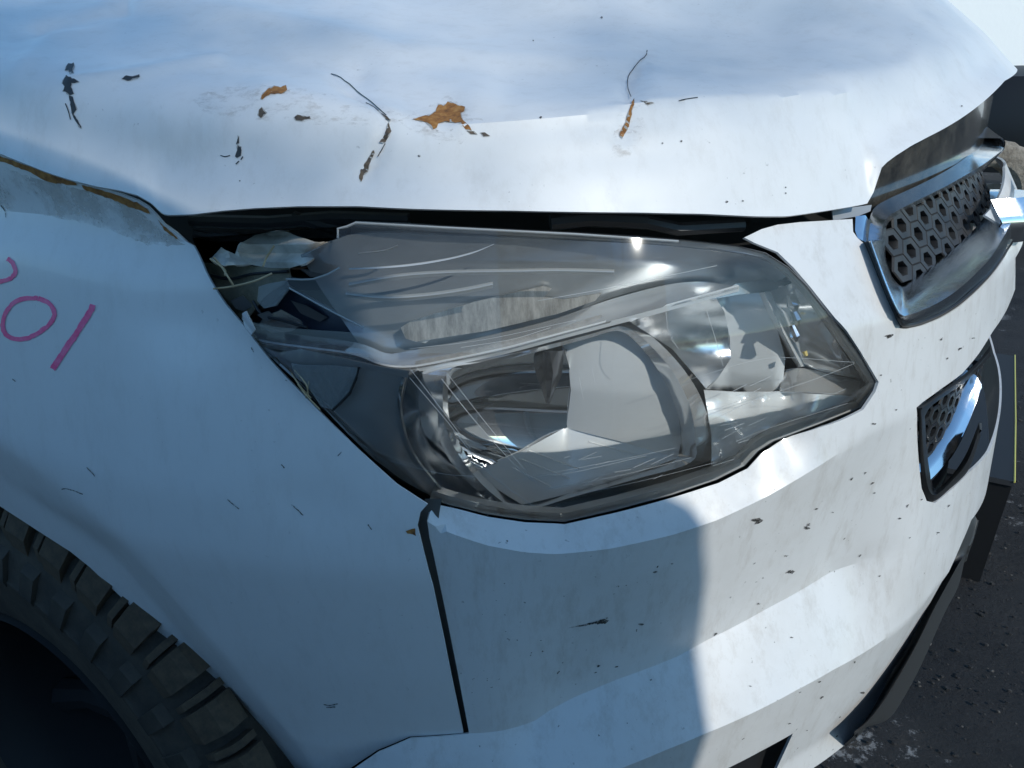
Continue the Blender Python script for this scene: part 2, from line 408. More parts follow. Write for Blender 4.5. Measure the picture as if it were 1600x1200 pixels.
# ------------------------------------------------------------------ hood: a skin over surveyed rows
LIP = [(-160, 182), (-80, 212), (0, 240), (40, 256), (75, 270), (110, 281), (150, 291), (185, 297), (215, 305), (238, 318), (252, 333), (262, 336), (300, 335), (350, 329), (400, 325),
       (470, 322), (560, 322), (640, 326), (720, 328), (800, 329), (900, 331), (1000, 332), (1100, 334), (1180, 338), (1230, 338), (1280, 331), (1330, 323), (1360, 317), (1365, 300),
       (1366, 282), (1372, 268), (1385, 254), (1400, 243), (1425, 227), (1450, 214), (1475, 201), (1500, 186), (1520, 172), (1540, 156), (1556, 141), (1570, 126), (1579, 114)]
MIDF = [(-160, 130), (0, 195), (120, 220), (260, 260), (400, 262), (560, 262), (720, 266), (900, 258), (1100, 248), (1230, 240), (1340, 222), (1400, 192), (1460, 155)]
BEND = [(-160, 60), (0, 130), (120, 140), (260, 165), (400, 178), (560, 188), (720, 192), (860, 180), (1000, 165), (1150, 160), (1280, 135), (1380, 105), (1440, 82)]
TOP1 = [(-160, -30), (0, 55), (150, 75), (300, 88), (500, 100), (720, 104), (900, 92), (1050, 70), (1180, 40), (1280, 0)]
TOP2 = [(-160, -120), (0, -15), (200, -5), (500, 0), (720, 2), (900, 0), (1050, -20), (1150, -40)]
TOP3 = [(-160, -200), (0, -75), (300, -70), (720, -68), (1000, -75)]
KROW = [0.034, 0.047, 0.066, 0.17, 0.36, 0.66]
def row_fn(pts, k, zend):
    q = [wk(x, y, k) for x, y in pts]
    s = np.array([a for a, b in q]); z = np.array([b for a, b in q])
    for i in range(1, len(s)): s[i] = max(s[i], s[i-1]+0.0008)
    if s[-1] < -0.02: s = np.append(s, 0.0); z = np.append(z, z[-1]+zend)
    return s, z
SILH = np.array([(1300, -55), (1380, -18), (1420, 0), (1450, 8), (1500, 28), (1530, 45), (1545, 57), (1560, 76), (1570, 92), (1581, 112)], float)
def crown(k):
    """height of the hood on the centre line for a row: its outline must lie on the surveyed skyline"""
    sx = np.linspace(-0.3, 0.0, 80); best = None
    for z in np.linspace(1.08, 1.45, 186):
        q = proj(PK(sx, np.full(80, z), k)); i = q[:, 0].argmax(); e = abs(q[i, 1]-np.interp(q[i, 0], SILH[:, 0], SILH[:, 1]))
        if best is None or e < best[0]: best = (e, z)
    return best[1]
def hood():
    rows = []
    for p_, k in zip((LIP, MIDF, BEND, TOP1, TOP2, TOP3), KROW):
        s_, z_ = row_fn(p_, k, 0.0); m_ = s_ < -0.27 if k > 0.04 else s_ < -0.2
        zc = crown(k) if k < 0.15 else {0.17: 1.285, 0.36: 1.325, 0.66: 1.33}[k]
        print('crown', k, zc)
        rows.append((np.concatenate([s_[m_], [-0.12, 0.0]]), np.concatenate([z_[m_], [zc, zc+0.002]])))
    ss = np.unique(np.concatenate([np.linspace(-1.85, 0, 250), np.linspace(-0.6, -0.54, 30), np.linspace(-1.26, -1.19, 24)]))
    def sm(s, z, wd):
        g = np.arange(-2.0, 0.001, 0.004); v = np.interp(g, s, z)
        sl0 = (z[1]-z[0])/(s[1]-s[0]+1e-9); v = np.where(g < s[0], z[0]+np.clip(sl0, -0.35, 0.35)*(g-s[0]), v)
        if wd:
            k = np.exp(-0.5*(np.arange(-40, 41)*0.004/wd)**2); k /= k.sum()
            v = np.convolve(np.concatenate([np.full(40, v[0]), v, v[::-1][:40]]), k, 'valid')[:len(g)]
        return np.interp(ss, g, v)
    Z = [sm(*r_, wd) for r_, wd in zip(rows, (0.0, 0.02, 0.025, 0.035, 0.05, 0.06))]
    ctrl = np.stack([PK(ss, z, k) for z, k in zip(Z, KROW)])                  # rows x s x 3
    # Catmull-Rom across the rows, parametrised by chord
    nv = [5, 8, 14, 14, 10]; grid = []
    ext = np.concatenate([2*ctrl[:1]-ctrl[1:2], ctrl, 2*ctrl[-1:]-ctrl[-2:-1]])
    for i in range(5):
        a, b, c, d = ext[i], ext[i+1], ext[i+2], ext[i+3]
        def kn(u, v): return np.sqrt(np.linalg.norm(v-u, axis=-1))+1e-6
        t0 = 0*kn(a, b); t1 = t0+kn(a, b); t2 = t1+kn(b, c); t3 = t2+kn(c, d)
        for j in range(nv[i]):
            t = t1+(t2-t1)*j/nv[i]; e = lambda q: q[:, None]
            A1 = e((t1-t)/(t1-t0))*a+e((t-t0)/(t1-t0))*b; A2 = e((t2-t)/(t2-t1))*b+e((t-t1)/(t2-t1))*c; A3 = e((t3-t)/(t3-t2))*c+e((t-t2)/(t3-t2))*d
            B1 = e((t2-t)/(t2-t0))*A1+e((t-t0)/(t2-t0))*A2; B2 = e((t3-t)/(t3-t1))*A2+e((t-t1)/(t3-t1))*A3
            grid.append(e((t2-t)/(t2-t1))*B1+e((t-t1)/(t2-t1))*B2)
    grid.append(ctrl[-1]); G = np.array(grid)                                    # v x s x 3
    nV, nS = G.shape[:2]
    dU = np.gradient(G, axis=1); dV = np.gradient(G, axis=0); Nn = np.cross(dU, dV); Nn /= np.linalg.norm(Nn, axis=-1, keepdims=True)+1e-12
    if Nn[nV//2, nS//2, 2] < 0: Nn = -Nn
    q = proj(G.reshape(-1, 3)).reshape(nV, nS, 2)
    disp = np.zeros((nV, nS))
    def ridge(line, width, h, kind='g'):
        L = np.asarray(line, float); f = q.reshape(-1, 2)
        d = dist_poly(L, f, False).reshape(nV, nS)
        return h*np.exp(-(d/width)**2)
    for ln, wd_, h in HOOD_DENTS: disp += ridge(ln, wd_, h*1.55)
    fade = np.clip(np.arange(nV)/3.0, 0, 1)[:, None]
    G = G+Nn*(disp*fade)[..., None]
    # turned-under hem along the lip
    lip = G[0]; hem = [lip+np.array([0, 0, -0.0015])+(np.append(HUB, 0)-lip)*np.array([1, 1, 0])*0.002,
                       lip+np.array([0, 0, -0.001])+(np.append(HUB, 0)-lip)*np.array([1, 1, 0])*0.028]
    G2 = np.concatenate([np.array(hem[::-1]), G]); nV2 = len(G2)
    V = G2.reshape(-1, 3); F = []
    for i in range(nV2-1):
        for j in range(nS-1): F.append((i*nS+j, i*nS+j+1, (i+1)*nS+j+1, (i+1)*nS+j))
    Vm = V*[1, -1, 1]; n = len(V)
    V = np.concatenate([V, Vm]); F = F+[tuple(i+n for i in f[::-1]) for f in F]
    # weld centre line
    o = mesh_obj('hood', V, F, M_HOOD, TRUCK, angle=40)
    import bmesh
    bm = bmesh.new(); bm.from_mesh(o.data); bmesh.ops.remove_doubles(bm, verts=bm.verts, dist=2e-5); bmesh.ops.recalc_face_normals(bm, faces=bm.faces)
    bm.to_mesh(o.data); bm.free(); o.data.polygons.foreach_set('use_smooth', [True]*len(o.data.polygons)); o.data.set_sharp_from_angle(angle=R(40))
    return o, BVHTree.FromPolygons([Vector(v) for v in V], F)
HOOD_DENTS = [
    ([(230, -5), (370, 20), (500, 45), (620, 75), (750, 84), (880, 90), (1005, 94)], 16, 0.0035),
    ([(110, 128), (200, 118), (300, 98), (345, 88)], 9, 0.0035),
    ([(60, 45), (130, 34), (195, 12)], 10, -0.005),
    ([(715, 202), (800, 193), (900, 184), (985, 170)], 10, 0.0025),
    ([(985, 168), (1090, 158), (1200, 158), (1320, 150)], 12, 0.0030),
    ([(560, 130), (640, 150), (700, 165)], 26, -0.004),
    ([(420, 150), (520, 175), (600, 185)], 30, 0.004),
    ([(800, 130), (900, 125), (980, 120)], 34, -0.004),
    ([(260, 250), (380, 240)], 40, -0.003),
    ([(560, 270), (720, 272)], 40, -0.0025),
    ([(1010, 85), (985, 120), (985, 165), (972, 212)], 8, -0.003),
    ([(520, 118), (560, 150), (607, 187), (600, 215), (568, 280)], 7, -0.003),
    ([(1080, 60), (1200, 50)], 60, -0.005),
    ([(640, 20), (760, 40), (900, 40)], 40, -0.004),
    ([(300, 60), (420, 80), (560, 105)], 22, -0.0035),
    ([(20, 120), (80, 60), (160, 20)], 18, 0.003),
    ([(1130, 100), (1260, 96), (1400, 80)], 18, -0.0025),
]
HOOD, HOOD_BVH = hood()
def bvh_pt(bvh, px, py, lift=0.0005):
    d = Vector(ray(px, py)).normalized(); h = bvh.ray_cast(Vector(CAM), d)
    if h[0] is None: return None
    n = h[1] if h[1].dot(d) < 0 else -h[1]
    return np.array(h[0]+n*lift)
def decal(name, bvh, outline, material, parent, lift=0.0005, jag=0.0, step=6, thick=0.0):
    o = np.asarray(outline, float)
    if jag:
        o = resample(o, step, True); o = o+rng.normal(0, jag, o.shape)
    v2, F = cdt(o, step*1.2)
    V = [bvh_pt(bvh, x, y, lift) for x, y in v2]
    ok = [v is not None for v in V]
    F = [f for f in F if all(ok[i] for i in f)]
    if not F: return None
    V = np.array([v if v is not None else np.zeros(3) for v in V]); F = orient(V, F, TOCAM)
    return mesh_obj(name, V, F, material, parent)
def stroke(path, wid):
    p = np.asarray(path, float); n = len(p); wid = np.broadcast_to(wid, (n,))
    t = np.gradient(p, axis=0); t /= np.linalg.norm(t, axis=1)[:, None]+1e-9; nn = np.stack([-t[:, 1], t[:, 0]], -1)
    return np.concatenate([p+nn*wid[:, None]/2, (p-nn*wid[:, None]/2)[::-1]])

# flaked paint, rust and scratches on the hood (outlines surveyed)
RUSTS = [
    [(408, 155), (412, 146), (420, 139), (428, 136), (434, 136), (438, 138), (447, 134), (448, 141), (443, 146), (434, 146), (424, 147), (416, 151), (411, 156)],
    [(645, 187), (660, 183), (674, 179), (681, 174), (685, 164), (693, 166), (700, 161), (708, 162), (716, 166), (726, 168), (726, 174), (720, 178), (722, 188), (732, 195), (737, 204), (728, 202), (719, 193), (706, 191), (696, 190), (685, 193), (684, 200), (678, 202), (673, 196), (664, 191)],
    [(967, 212), (972, 200), (976, 195), (980, 182), (985, 166), (991, 155), (991, 164), (986, 180), (983, 194), (978, 206), (972, 216)],
]
BARES = [
    [(104, 104), (107, 100), (112, 101), (115, 98), (116, 104), (113, 108), (115, 115), (110, 116), (108, 111), (102, 110)],
    [(98, 131), (104, 119), (110, 121), (124, 129), (117, 130), (112, 129), (111, 135), (116, 147), (110, 150), (103, 143), (99, 143), (102, 135)],
    [(108, 150), (115, 152), (117, 160), (120, 171), (116, 178), (122, 188), (128, 199), (126, 200), (118, 188), (113, 177), (112, 168)],
    [(191, 124), (198, 119), (207, 120), (217, 117), (218, 121), (208, 124), (200, 127)],
    [(405, 172), (409, 168), (412, 174), (417, 177), (412, 180), (408, 185), (404, 180)],
    [(460, 184), (466, 180), (474, 182), (484, 183), (485, 186), (476, 187), (468, 189), (463, 188)],
    [(593, 222), (600, 213), (604, 202), (607, 192), (611, 205), (607, 213), (602, 222)],
    [(561, 279), (563, 266), (573, 252), (581, 238), (586, 230), (583, 243), (577, 256), (575, 268), (567, 275), (565, 284)],
    [(596, 178), (606, 183), (610, 188), (607, 189), (599, 183)],
    [(368, 244), (372, 227), (377, 231), (376, 243), (371, 247)], [(370, 226), (372, 214), (374, 214), (374, 224)],
    [(729, 204), (740, 206), (745, 210), (736, 209)], [(751, 208), (758, 208), (765, 213), (756, 213)],
    [(1001, 158), (1010, 160), (1021, 161), (1012, 164)],
]
def grow(o_, d):
    p_ = np.asarray(o_, float); c_ = p_.mean(0); v_ = p_-c_; return p_+v_/np.maximum(np.linalg.norm(v_, axis=1), 1e-6)[:, None]*d
for o_ in RUSTS+BARES: decal('primer_edge', HOOD_BVH, grow(o_, 1.3), M_PRIMERC, HOOD, 0.0004, 0.6, 5)
for o_ in [[(300, 150), (380, 130), (480, 140), (600, 165), (640, 185), (600, 198), (500, 196), (400, 186), (320, 178)], [(960, 180), (1000, 165), (1010, 200), (975, 260), (955, 250)], [(620, 190), (700, 150), (760, 190), (720, 225), (660, 215)]]:
    decal('brown_stain', HOOD_BVH, o_, M_STAIN, HOOD, 0.0003, 1.0, 9)
for o_ in RUSTS: decal('rust_chip', HOOD_BVH, o_, M_RUST, HOOD, 0.0006, 0.7, 5)
for o_ in BARES: decal('paint_chip', HOOD_BVH, o_, M_BARE if o_[0][0] > 400 else M_DARKCHIP, HOOD, 0.0006, 0.5, 4)
for path, wd_ in [([(517, 116), (530, 120), (537, 126), (545, 131), (560, 145), (578, 158), (592, 170), (604, 181)], 1.3),
                  ([(572, 161), (584, 168), (598, 180)], 1.1), ([(602, 224), (597, 234), (590, 245)], 1.6), ([(1011, 79), (1009, 88), (1000, 95), (988, 110), (981, 122), (981, 138), (986, 152)], 1.3),
                  ([(1060, 158), (1075, 155), (1090, 153)], 1.3), ([(103, 162), (108, 175), (111, 187)], 1.6), ([(345, 243), (352, 245), (360, 243)], 1.5),
                  ([(374, 252), (369, 257)], 2), ([(377, 250), (380, 245)], 2)]:
    decal('paint_crack', HOOD_BVH, stroke(smooth_curve(path, 14), wd_), M_DARKCHIP, HOOD, 0.0006, 0, 4)
for x, y in [(845, 184), (1034, 224), (1227, 293), (1227, 302), (1135, 315), (1160, 314), (833, 64), (940, 28), (655, 244), (375, 283), (1064, 221), (1502, 166)]:
    a = rng.uniform(0, 6.28, 1)[0]; r0 = rng.uniform(1.3, 2.3)
    decal('stone_chip', HOOD_BVH, [(x+r0*math.cos(a+k*1.05)*rng.uniform(.6, 1.4), y+r0*math.sin(a+k*1.05)*rng.uniform(.6, 1.2)) for k in range(6)], M_SCUFF, HOOD, 0.0006, 0, 3)

# ------------------------------------------------------------------ bumper profile (levels across the height, each with its own set-back)
def lev(pts, off, left=None, right=None):
    q = szc(pts, off) if np.isscalar(off) else [w(x, y, o) for (x, y), o in zip(pts, off)]
    q = sorted(q); s = [a for a, b in q]; z = [b for a, b in q]
    if left: s = [left[0]]+s; z = [left[1]]+z
    if right: s = s+[right[0]]; z = z+[right[1]]
    return np.array(s), np.array(z)
L_BOT = lev([(672, 780), (720, 795), (760, 803), (820, 812), (880, 815), (960, 797), (1050, 772), (1120, 750), (1165, 728), (1188, 706), (1213, 690), (1283, 664)], 0.02, (-1.3, 0.83))
L_C1 = lev([(675, 812), (700, 832), (760, 852), (820, 863), (870, 866), (950, 858), (1050, 836), (1120, 813), (1200, 775), (1300, 715), (1365, 672)], 0.0, (-1.3, 0.83), (0.0, 0.80))
L_C2 = lev([(500, 1215), (545, 1202), (590, 1173), (640, 1152), (728, 1146), (790, 1143), (835, 1132), (860, 1112), (900, 1088), (960, 1063), (1060, 1025), (1105, 1000), (1200, 950), (1280, 905), (1372, 838)], [0.022]*6+[0.025, 0.030]+[0.035]*6+[0.028], (-1.3, 0.44), (0.0, 0.66))
L_C3 = lev([(1040, 1172), (1100, 1147), (1180, 1112), (1247, 1077), (1303, 1046), (1359, 1014), (1408, 979), (1436, 951), (1467, 911)], -0.012, (-1.3, 0.36), (0.0, 0.53))
def sstep(a, b, x): t = min(1, max(0, (x-a)/(b-a))); return t*t*(3-2*t)
def bump_off(s, z):
    k = max(sstep(-0.66, -0.57, s), sstep(0.835, 0.875, z))
    z1 = (1-k)*(np.interp(s, *L_BOT)+0.012)+k*0.92; o1 = (1-k)*0.032+k*0.010
    z2 = np.interp(s, *L_C1); z3 = np.interp(s, *L_C2); z4 = np.interp(s, *L_C3)
    k2 = sstep(-0.56, -0.44, s); o3 = (1-k2)*(0.022+0.013*sstep(-0.97, -0.86, s))-k2*0.007
    o2 = 0.0; o4 = -0.012
    z3 = max(z3, z4+0.02); zz = [z4-0.16, z4, z3, z2, z1, z1+0.14]; z3 = max(z3, z4+0.02); oo = [0.020, o4, o3, o2, o1, o1+0.080]
    return float(np.interp(z, zz, oo))
bo = bump_off
LENS_EDGE = [(1163, 371), (1178, 379), (1215, 394), (1240, 418), (1265, 447), (1305, 497), (1345, 550), (1373, 597), (1368, 612), (1349, 640), (1283, 667), (1213, 693), (1189, 709), (1168, 732), (1122, 755),
             (1052, 777), (962, 801), (882, 819), (820, 816), (760, 807), (700, 792), (682, 788)]
def bumper():
    a = szc([(1332, 342), (1300, 344), (1250, 347), (1215, 351), (1190, 358)], bo)
    a += szc(LENS_EDGE, bo)
    a += szc([(672, 800), (668, 815), (671, 840), (676, 860), (695, 950), (715, 1050), (733, 1146), (700, 1150), (640, 1154), (590, 1175), (548, 1204), (500, 1222)], bo)
    a += [(-1.22, 0.42), (-1.22, 0.30), (-0.85, 0.31)]
    a += szc([(1100, 1222), (1138, 1200), (1190, 1173), (1239, 1146), (1228, 1170), (1214, 1200), (1200, 1232), (1240, 1228), (1271, 1200), (1327, 1158), (1359, 1116), (1380, 1077), (1415, 1018), (1446, 955), (1471, 910), (1502, 850), (1518, 812)], bo)
    a += [(-0.13, 0.555), (0.0, 0.55), (0.0, 0.655), (-0.20, 0.655)]
    a += szc([(1513, 739), (1482, 769), (1461, 786), (1448, 783), (1440, 763), (1435, 713), (1432, 637), (1442, 628), (1471, 607), (1504, 583), (1529, 553), (1551, 518), (1572, 486), (1586, 452)], bo)
    a += [(-0.22, 0.915), (0.0, 0.935), (0.0, 0.99), (-0.28, 0.972)]
    a += szc([(1589, 368), (1576, 390), (1553, 426), (1525, 456), (1497, 480), (1469, 497), (1439, 509), (1416, 514), (1406, 513), (1380, 450), (1352, 382), (1340, 372), (1333, 362)], bo)
    seams = []
    def crease(L, s0, s1): g = np.linspace(s0, s1, 60); return np.stack([g, np.interp(g, *L)], -1)
    lines = [crease(L_C1, -0.985, -0.56), crease(L_C2, -0.97, -0.47), crease(L_C3, -0.9, -0.33)]
    return sz_panel('bumper', a, bo, M_BUMP, TRUCK, 0.0085, lines, 0.003, mirror=True, angle=22)
BUMPER, bv, bf = bumper()
BUMP_BVH = BVHTree.FromPolygons([Vector(v) for v in bv], bf)

# ------------------------------------------------------------------ fender
ARCH_EDGE = [(-150, 730), (-60, 760), (0, 791), (60, 830), (110, 862), (140, 886), (200, 943), (250, 990), (300, 1040), (340, 1080), (372, 1112), (415, 1172), (436, 1200), (452, 1225)]
ARCH_CREASE = [(-150, 620), (-60, 655), (0, 692), (60, 735), (105, 770), (150, 808), (195, 848), (245, 905), (295, 962), (345, 1020), (395, 1078), (440, 1132), (492, 1200), (530, 1262)]
FOLD = [(-160, 300), (0, 338), (80, 350), (150, 366), (200, 383), (245, 391), (280, 389), (302, 384)]
FD = szc(FOLD, 0.03); FDs = np.array(sorted(FD))
def fend_base(s, z):
    zf = np.interp(s, FDs[:, 0], FDs[:, 1])
    o = float(np.interp(z, [0.25, 0.45, 0.60, 0.735, 0.80, 0.88, zf-0.035, zf, zf+0.04, zf+0.2], [0.060, 0.036, 0.010, -0.008, -0.005, 0.010, 0.032, 0.054, 0.044, 0.050]))
    o += 0.007*math.exp(-((s+1.22)/0.06)**2-((z-0.955)/0.035)**2)          # knocked-in dent behind the lamp corner
    return o+0.004*math.exp(-((s+1.10)/0.05)**2-((z-0.80)/0.02)**2)
AC = np.array(szc(ARCH_CREASE, fend_base))
def fend_off(s, z):
    o = fend_base(s, z)
    if z < np.interp(s, AC[:, 0], AC[:, 1]):
        d = dist_poly(AC, np.array([[s, z]]), False)[0]; o += 0.020*min(1.0, d/0.075)
    return o
# smooth the profile with a little rounding
def fo(s, z): return (fend_off(s, z-0.012)+2*fend_off(s, z)+fend_off(s, z+0.012))/4 if z > 0.5 else fend_off(s, z)
def fender():
    a = szc([(-170, 176), (-80, 208), (0, 236), (40, 252), (75, 266), (110, 278), (150, 290), (185, 301), (215, 313), (231, 323), (243, 335), (256, 350), (275, 363), (292, 378), (303, 384), (315, 408), (330, 440), (352, 475), (380, 508), (420, 560), (480, 623), (560, 703), (620, 757), (668, 788),
             (657, 800), (652, 822), (659, 850), (676, 915), (694, 1000), (708, 1070), (724, 1145), (640, 1151), (590, 1172), (545, 1202), (528, 1225)], fo)
    a += szc(ARCH_EDGE[::-1], fo)
    a = [tuple(p_) for p_ in a]
    fold = [p_ for p_ in FD]
    return sz_panel('fender', a, fo, M_FEND, TRUCK, 0.010, [AC[1:-1]], 0.002, angle=18)
FENDER, fv, ff_ = fender()
FEND_BVH = BVHTree.FromPolygons([Vector(v) for v in fv], ff_)
# dusty crushed strip, rust line and chips along the torn upper edge
decal('dusty_fold', FEND_BVH, [(10, 262), (60, 280), (110, 292), (160, 304), (205, 322), (236, 342), (262, 366), (290, 382), (262, 386), (225, 380), (190, 366), (140, 350), (80, 338), (20, 326), (-20, 318), (-20, 262)], M_DUST, FENDER, 0.0004, 1.2, 7)
for o_ in [[(-4, 243), (12, 247), (40, 257), (60, 264), (75, 270), (98, 277), (97, 287), (84, 286), (66, 279), (45, 267), (10, 254), (-4, 252)], [(98, 279), (120, 285), (122, 289), (105, 288), (92, 284)],
           [(128, 288), (150, 294), (190, 306), (215, 316), (231, 326), (236, 334), (222, 329), (203, 323), (176, 311), (152, 303), (132, 295)], [(246, 342), (256, 352), (270, 364), (284, 376), (272, 370), (258, 358)]]:
    decal('rust_strip', FEND_BVH, o_, M_RUST, FENDER, 0.0009, 0.5, 5)
for c_ in [[(12, 404), (18, 408), (23, 416), (25, 424), (21, 432), (12, 437), (0, 440), (-10, 440)],
           [(60, 466), (42, 466), (24, 472), (10, 488), (5, 505), (8, 520), (18, 528), (34, 530), (52, 525), (72, 512), (85, 497), (84, 482), (74, 471), (60, 466)],
           [(146, 476), (142, 486), (132, 502), (116, 527), (98, 553), (83, 577)]]:
    decal('pink_marker_stroke', FEND_BVH, stroke(smooth_curve(c_, 30), 7.0 if len(c_) > 6 else 9.5), M_PINK, FENDER, 0.0006, 0.4, 5)
for path in [([(97, 764), (104, 763), (118, 767), (130, 772)]), ([(136, 730), (143, 737), (149, 744)]), ([(356, 780), (364, 787), (374, 795)]), ([(456, 788), (466, 797), (474, 805)]), ([(575, 819), (581, 827)]), ([(440, 725), (445, 731)]), ([(393, 543), (397, 550)]), ([(446, 593), (449, 595)]), ([(506, 1100), (515, 1102), (528, 1099)]), ([(510, 1105), (524, 1104)]), ([(2, 320), (9, 330), (10, 340)]), ([(20, 592), (25, 596)]), ([(528, 712), (534, 706)])]:
    decal('scratch', FEND_BVH, stroke(resample(path, 4), 1.4), M_SCUFF, FENDER, 0.0006, 0.2, 4)
# torn, rusty top of the fender to bumper seam and the strip behind the seam
decal('rust_tear', FEND_BVH, [(649, 825), (643, 826), (634, 829), (637, 833), (645, 834), (650, 837)], M_RUST, FENDER, 0.0008, 0.2, 4)
seam_rows = [[pt(x, y, lambda s, z: fo(s, z)+0.014) for x, y in [(664, 780), (650, 822), (660, 860), (680, 945), (702, 1045), (722, 1150)]],
             [pt(x, y, lambda s, z: fo(s, z)+0.012) for x, y in [(690, 780), (684, 822), (690, 860), (708, 945), (726, 1045), (745, 1150)]]]
loft('seam_filler', seam_rows, M_SEAM, BUMPER, 24, 2, 0.001)
decal('dark_flake', FEND_BVH, [(658, 806), (666, 790), (668, 795), (662, 812), (660, 824), (655, 822)], M_PURPLE, FENDER, 0.001, 0.3, 4)

# scuffs on the bumper
SCUFF = [(1185, 815, 11), (1262, 820, 7), (1237, 893, 8), (1275, 795, 4), (1228, 868, 4), (1178, 880, 3), (1405, 810, 5), (1390, 525, 8), (1470, 530, 4), (1330, 748, 4), (1362, 755, 5), (1365, 770, 4), (1352, 738, 4), (1300, 800, 3), (1343, 868, 4), (1374, 900, 3), (1236, 996, 4), (1118, 990, 5), (1141, 933, 3), (1185, 943, 4),
         (780, 848, 4), (788, 911, 2), (938, 972, 9), (1002, 975, 6), (935, 1040, 5), (845, 1000, 2), (963, 1041, 5), (872, 1050, 4), (1050, 880, 3), (1024, 893, 5), (1027, 885, 3), (930, 1050, 3), (948, 965, 3), (1233, 1130, 3), (1284, 1089, 4), (1347, 1082, 5), (1260, 1141, 2), (1335, 1034, 3), (1250, 1081, 3), (1280, 1065, 4), (1017, 1062, 3), (873, 1134, 4), (1172, 1072, 4), (1465, 832, 4), (1482, 790, 4),
         (1418, 790, 4), (1440, 780, 3), (1421, 840, 3), (1400, 640, 3), (1376, 586, 3), (1365, 662, 5), (1520, 528, 4), (1499, 545, 5), (1480, 560, 4), (1307, 1150, 3), (1312, 1120, 3), (1155, 838, 3), (1210, 765, 2)]
for x, y, r0 in SCUFF:
    n_ = 2 if r0 > 6 else 1
    for q_ in range(n_):
        ang = rng.uniform(-0.9, 0.1); cx, cy = x+rng.normal(0, r0*0.4*q_), y+rng.normal(0, r0*0.4*q_)
        pts_ = []
        for k in range(10):
            t = k/10*6.283; rr = rng.uniform(0.45, 1.25)
            ex, ey = r0*0.75*rr*math.cos(t), r0*0.34*rr*math.sin(t); pts_.append((cx+ex*math.cos(ang)-ey*math.sin(ang), cy+ex*math.sin(ang)+ey*math.cos(ang)))
        decal('scuff_mark', BUMP_BVH, pts_, M_SCUFF, BUMPER, 0.0006, 0, 3)
decal('scuff_mark', BUMP_BVH, [(888, 980), (920, 973), (945, 966), (951, 969), (945, 975), (940, 972), (915, 977)], M_SCUFF, BUMPER, 0.0006, 0.3, 4)

# ------------------------------------------------------------------ headlight
HL = empty('headlight_root', (0, 0, 0)); bpy.data.objects.remove(HL)
def lo(s, z): return float(np.interp(z, [0.74, 0.80, 0.86, 0.93, 0.99, 1.03, 1.06], [0.034, 0.020, 0.008, 0.010, 0.026, 0.044, 0.062]))
def dep(d):
    return lambda s, z: lo(s, z)+d
def D(px, py, d): return pt(px, py, dep(d))
def rowD(pts, d):
    if np.isscalar(d): d = [d]*len(pts)
    return [D(x, y, e) for (x, y), e in zip(pts, d)]
LENS_OUT = [(555, 349), (640, 352), (700, 356), (800, 361), (900, 366), (1000, 372), (1080, 379), (1150, 387), (1195, 398), (1230, 420), (1257, 447), (1298, 499), (1338, 552), (1366, 598), (1361, 610), (1343, 635), (1278, 661), (1208, 687), (1183, 703), (1162, 726), (1118, 748),
            (1050, 771), (960, 795), (882, 813), (820, 810), (760, 801), (700, 786), (672, 777), (612, 742), (545, 680), (470, 605), (410, 540), (378, 500)]
BROKEN = [(392, 503), (440, 512), (500, 516), (566, 520), (568, 511), (521, 488), (495, 474), (452, 450), (446, 440), (453, 432), (472, 436), (490, 435), (513, 427), (531, 417), (505, 409), (497, 398), (510, 385), (526, 373), (528, 357)]
# the housing shell is the part that carries everything inside the lamp
HOUSE_OUT = [(300, 372), (555, 352), (800, 364), (1080, 382), (1195, 402), (1232, 426), (1298, 503), (1362, 599), (1340, 632), (1206, 684), (1160, 722), (1050, 767), (882, 809), (760, 797), (672, 773), (545, 676), (410, 537), (340, 450)]
def shell_off(s, z, x, y): return lo(s, z)+0.125
shell = px_patch('headlight', HOUSE_OUT, shell_off, M_GREYP, TRUCK, 22, thick=0.003)
tag(shell, 'scratched headlight with a shattered outer corner')
loopw = HOUSE_OUT+[HOUSE_OUT[0]]
loft('housing_wall', [rowD(resample(loopw, 20), 0.004), rowD(resample(loopw, 20), 0.125)], M_GREYP, shell, smooth=False)
LENSO = px_patch('lens', LENS_OUT+BROKEN, lambda s, z, x, y: lo(s, z), M_LENS, shell, 12, thick=0.0, angle=60)
# cloudy moulded edge round the lens
def inset_px(poly, d):
    p = np.asarray(poly, float); a = np.roll(p, 1, 0); b = np.roll(p, -1, 0)
    t1 = (p-a)/np.linalg.norm(p-a, axis=1)[:, None]; t2 = (b-p)/np.linalg.norm(b-p, axis=1)[:, None]
    t = t1+t2; t /= np.linalg.norm(t, axis=1)[:, None]; n = np.stack([-t[:, 1], t[:, 0]], -1)
    return p+n*d
edge_o = resample(LENS_OUT[:28], 10)
t_ = np.gradient(edge_o, axis=0); t_ /= np.linalg.norm(t_, axis=1)[:, None]; en = np.stack([-t_[:, 1], t_[:, 0]], -1)
for _ in range(3): en[1:-1] = (en[:-2]+2*en[1:-1]+en[2:])/4
en /= np.linalg.norm(en, axis=1)[:, None]
wid = np.interp(edge_o[:, 1], [350, 420, 600, 700, 800], [8, 10, 14, 22, 20])
loft('lens_flange', [rowD(edge_o-en*2.0, 0.0015), rowD(edge_o+en*(wid*0.55)[:, None], 0.008), rowD(edge_o+en*wid[:, None], 0.022)], M_LEDGE, shell, smooth=False, angle=25)
loft('lens_gasket', [rowD(edge_o-en*3.6, 0.006), rowD(edge_o-en*2.6, 0.001), rowD(edge_o-en*1.6, 0.003)], M_BLACK, shell, smooth=False)

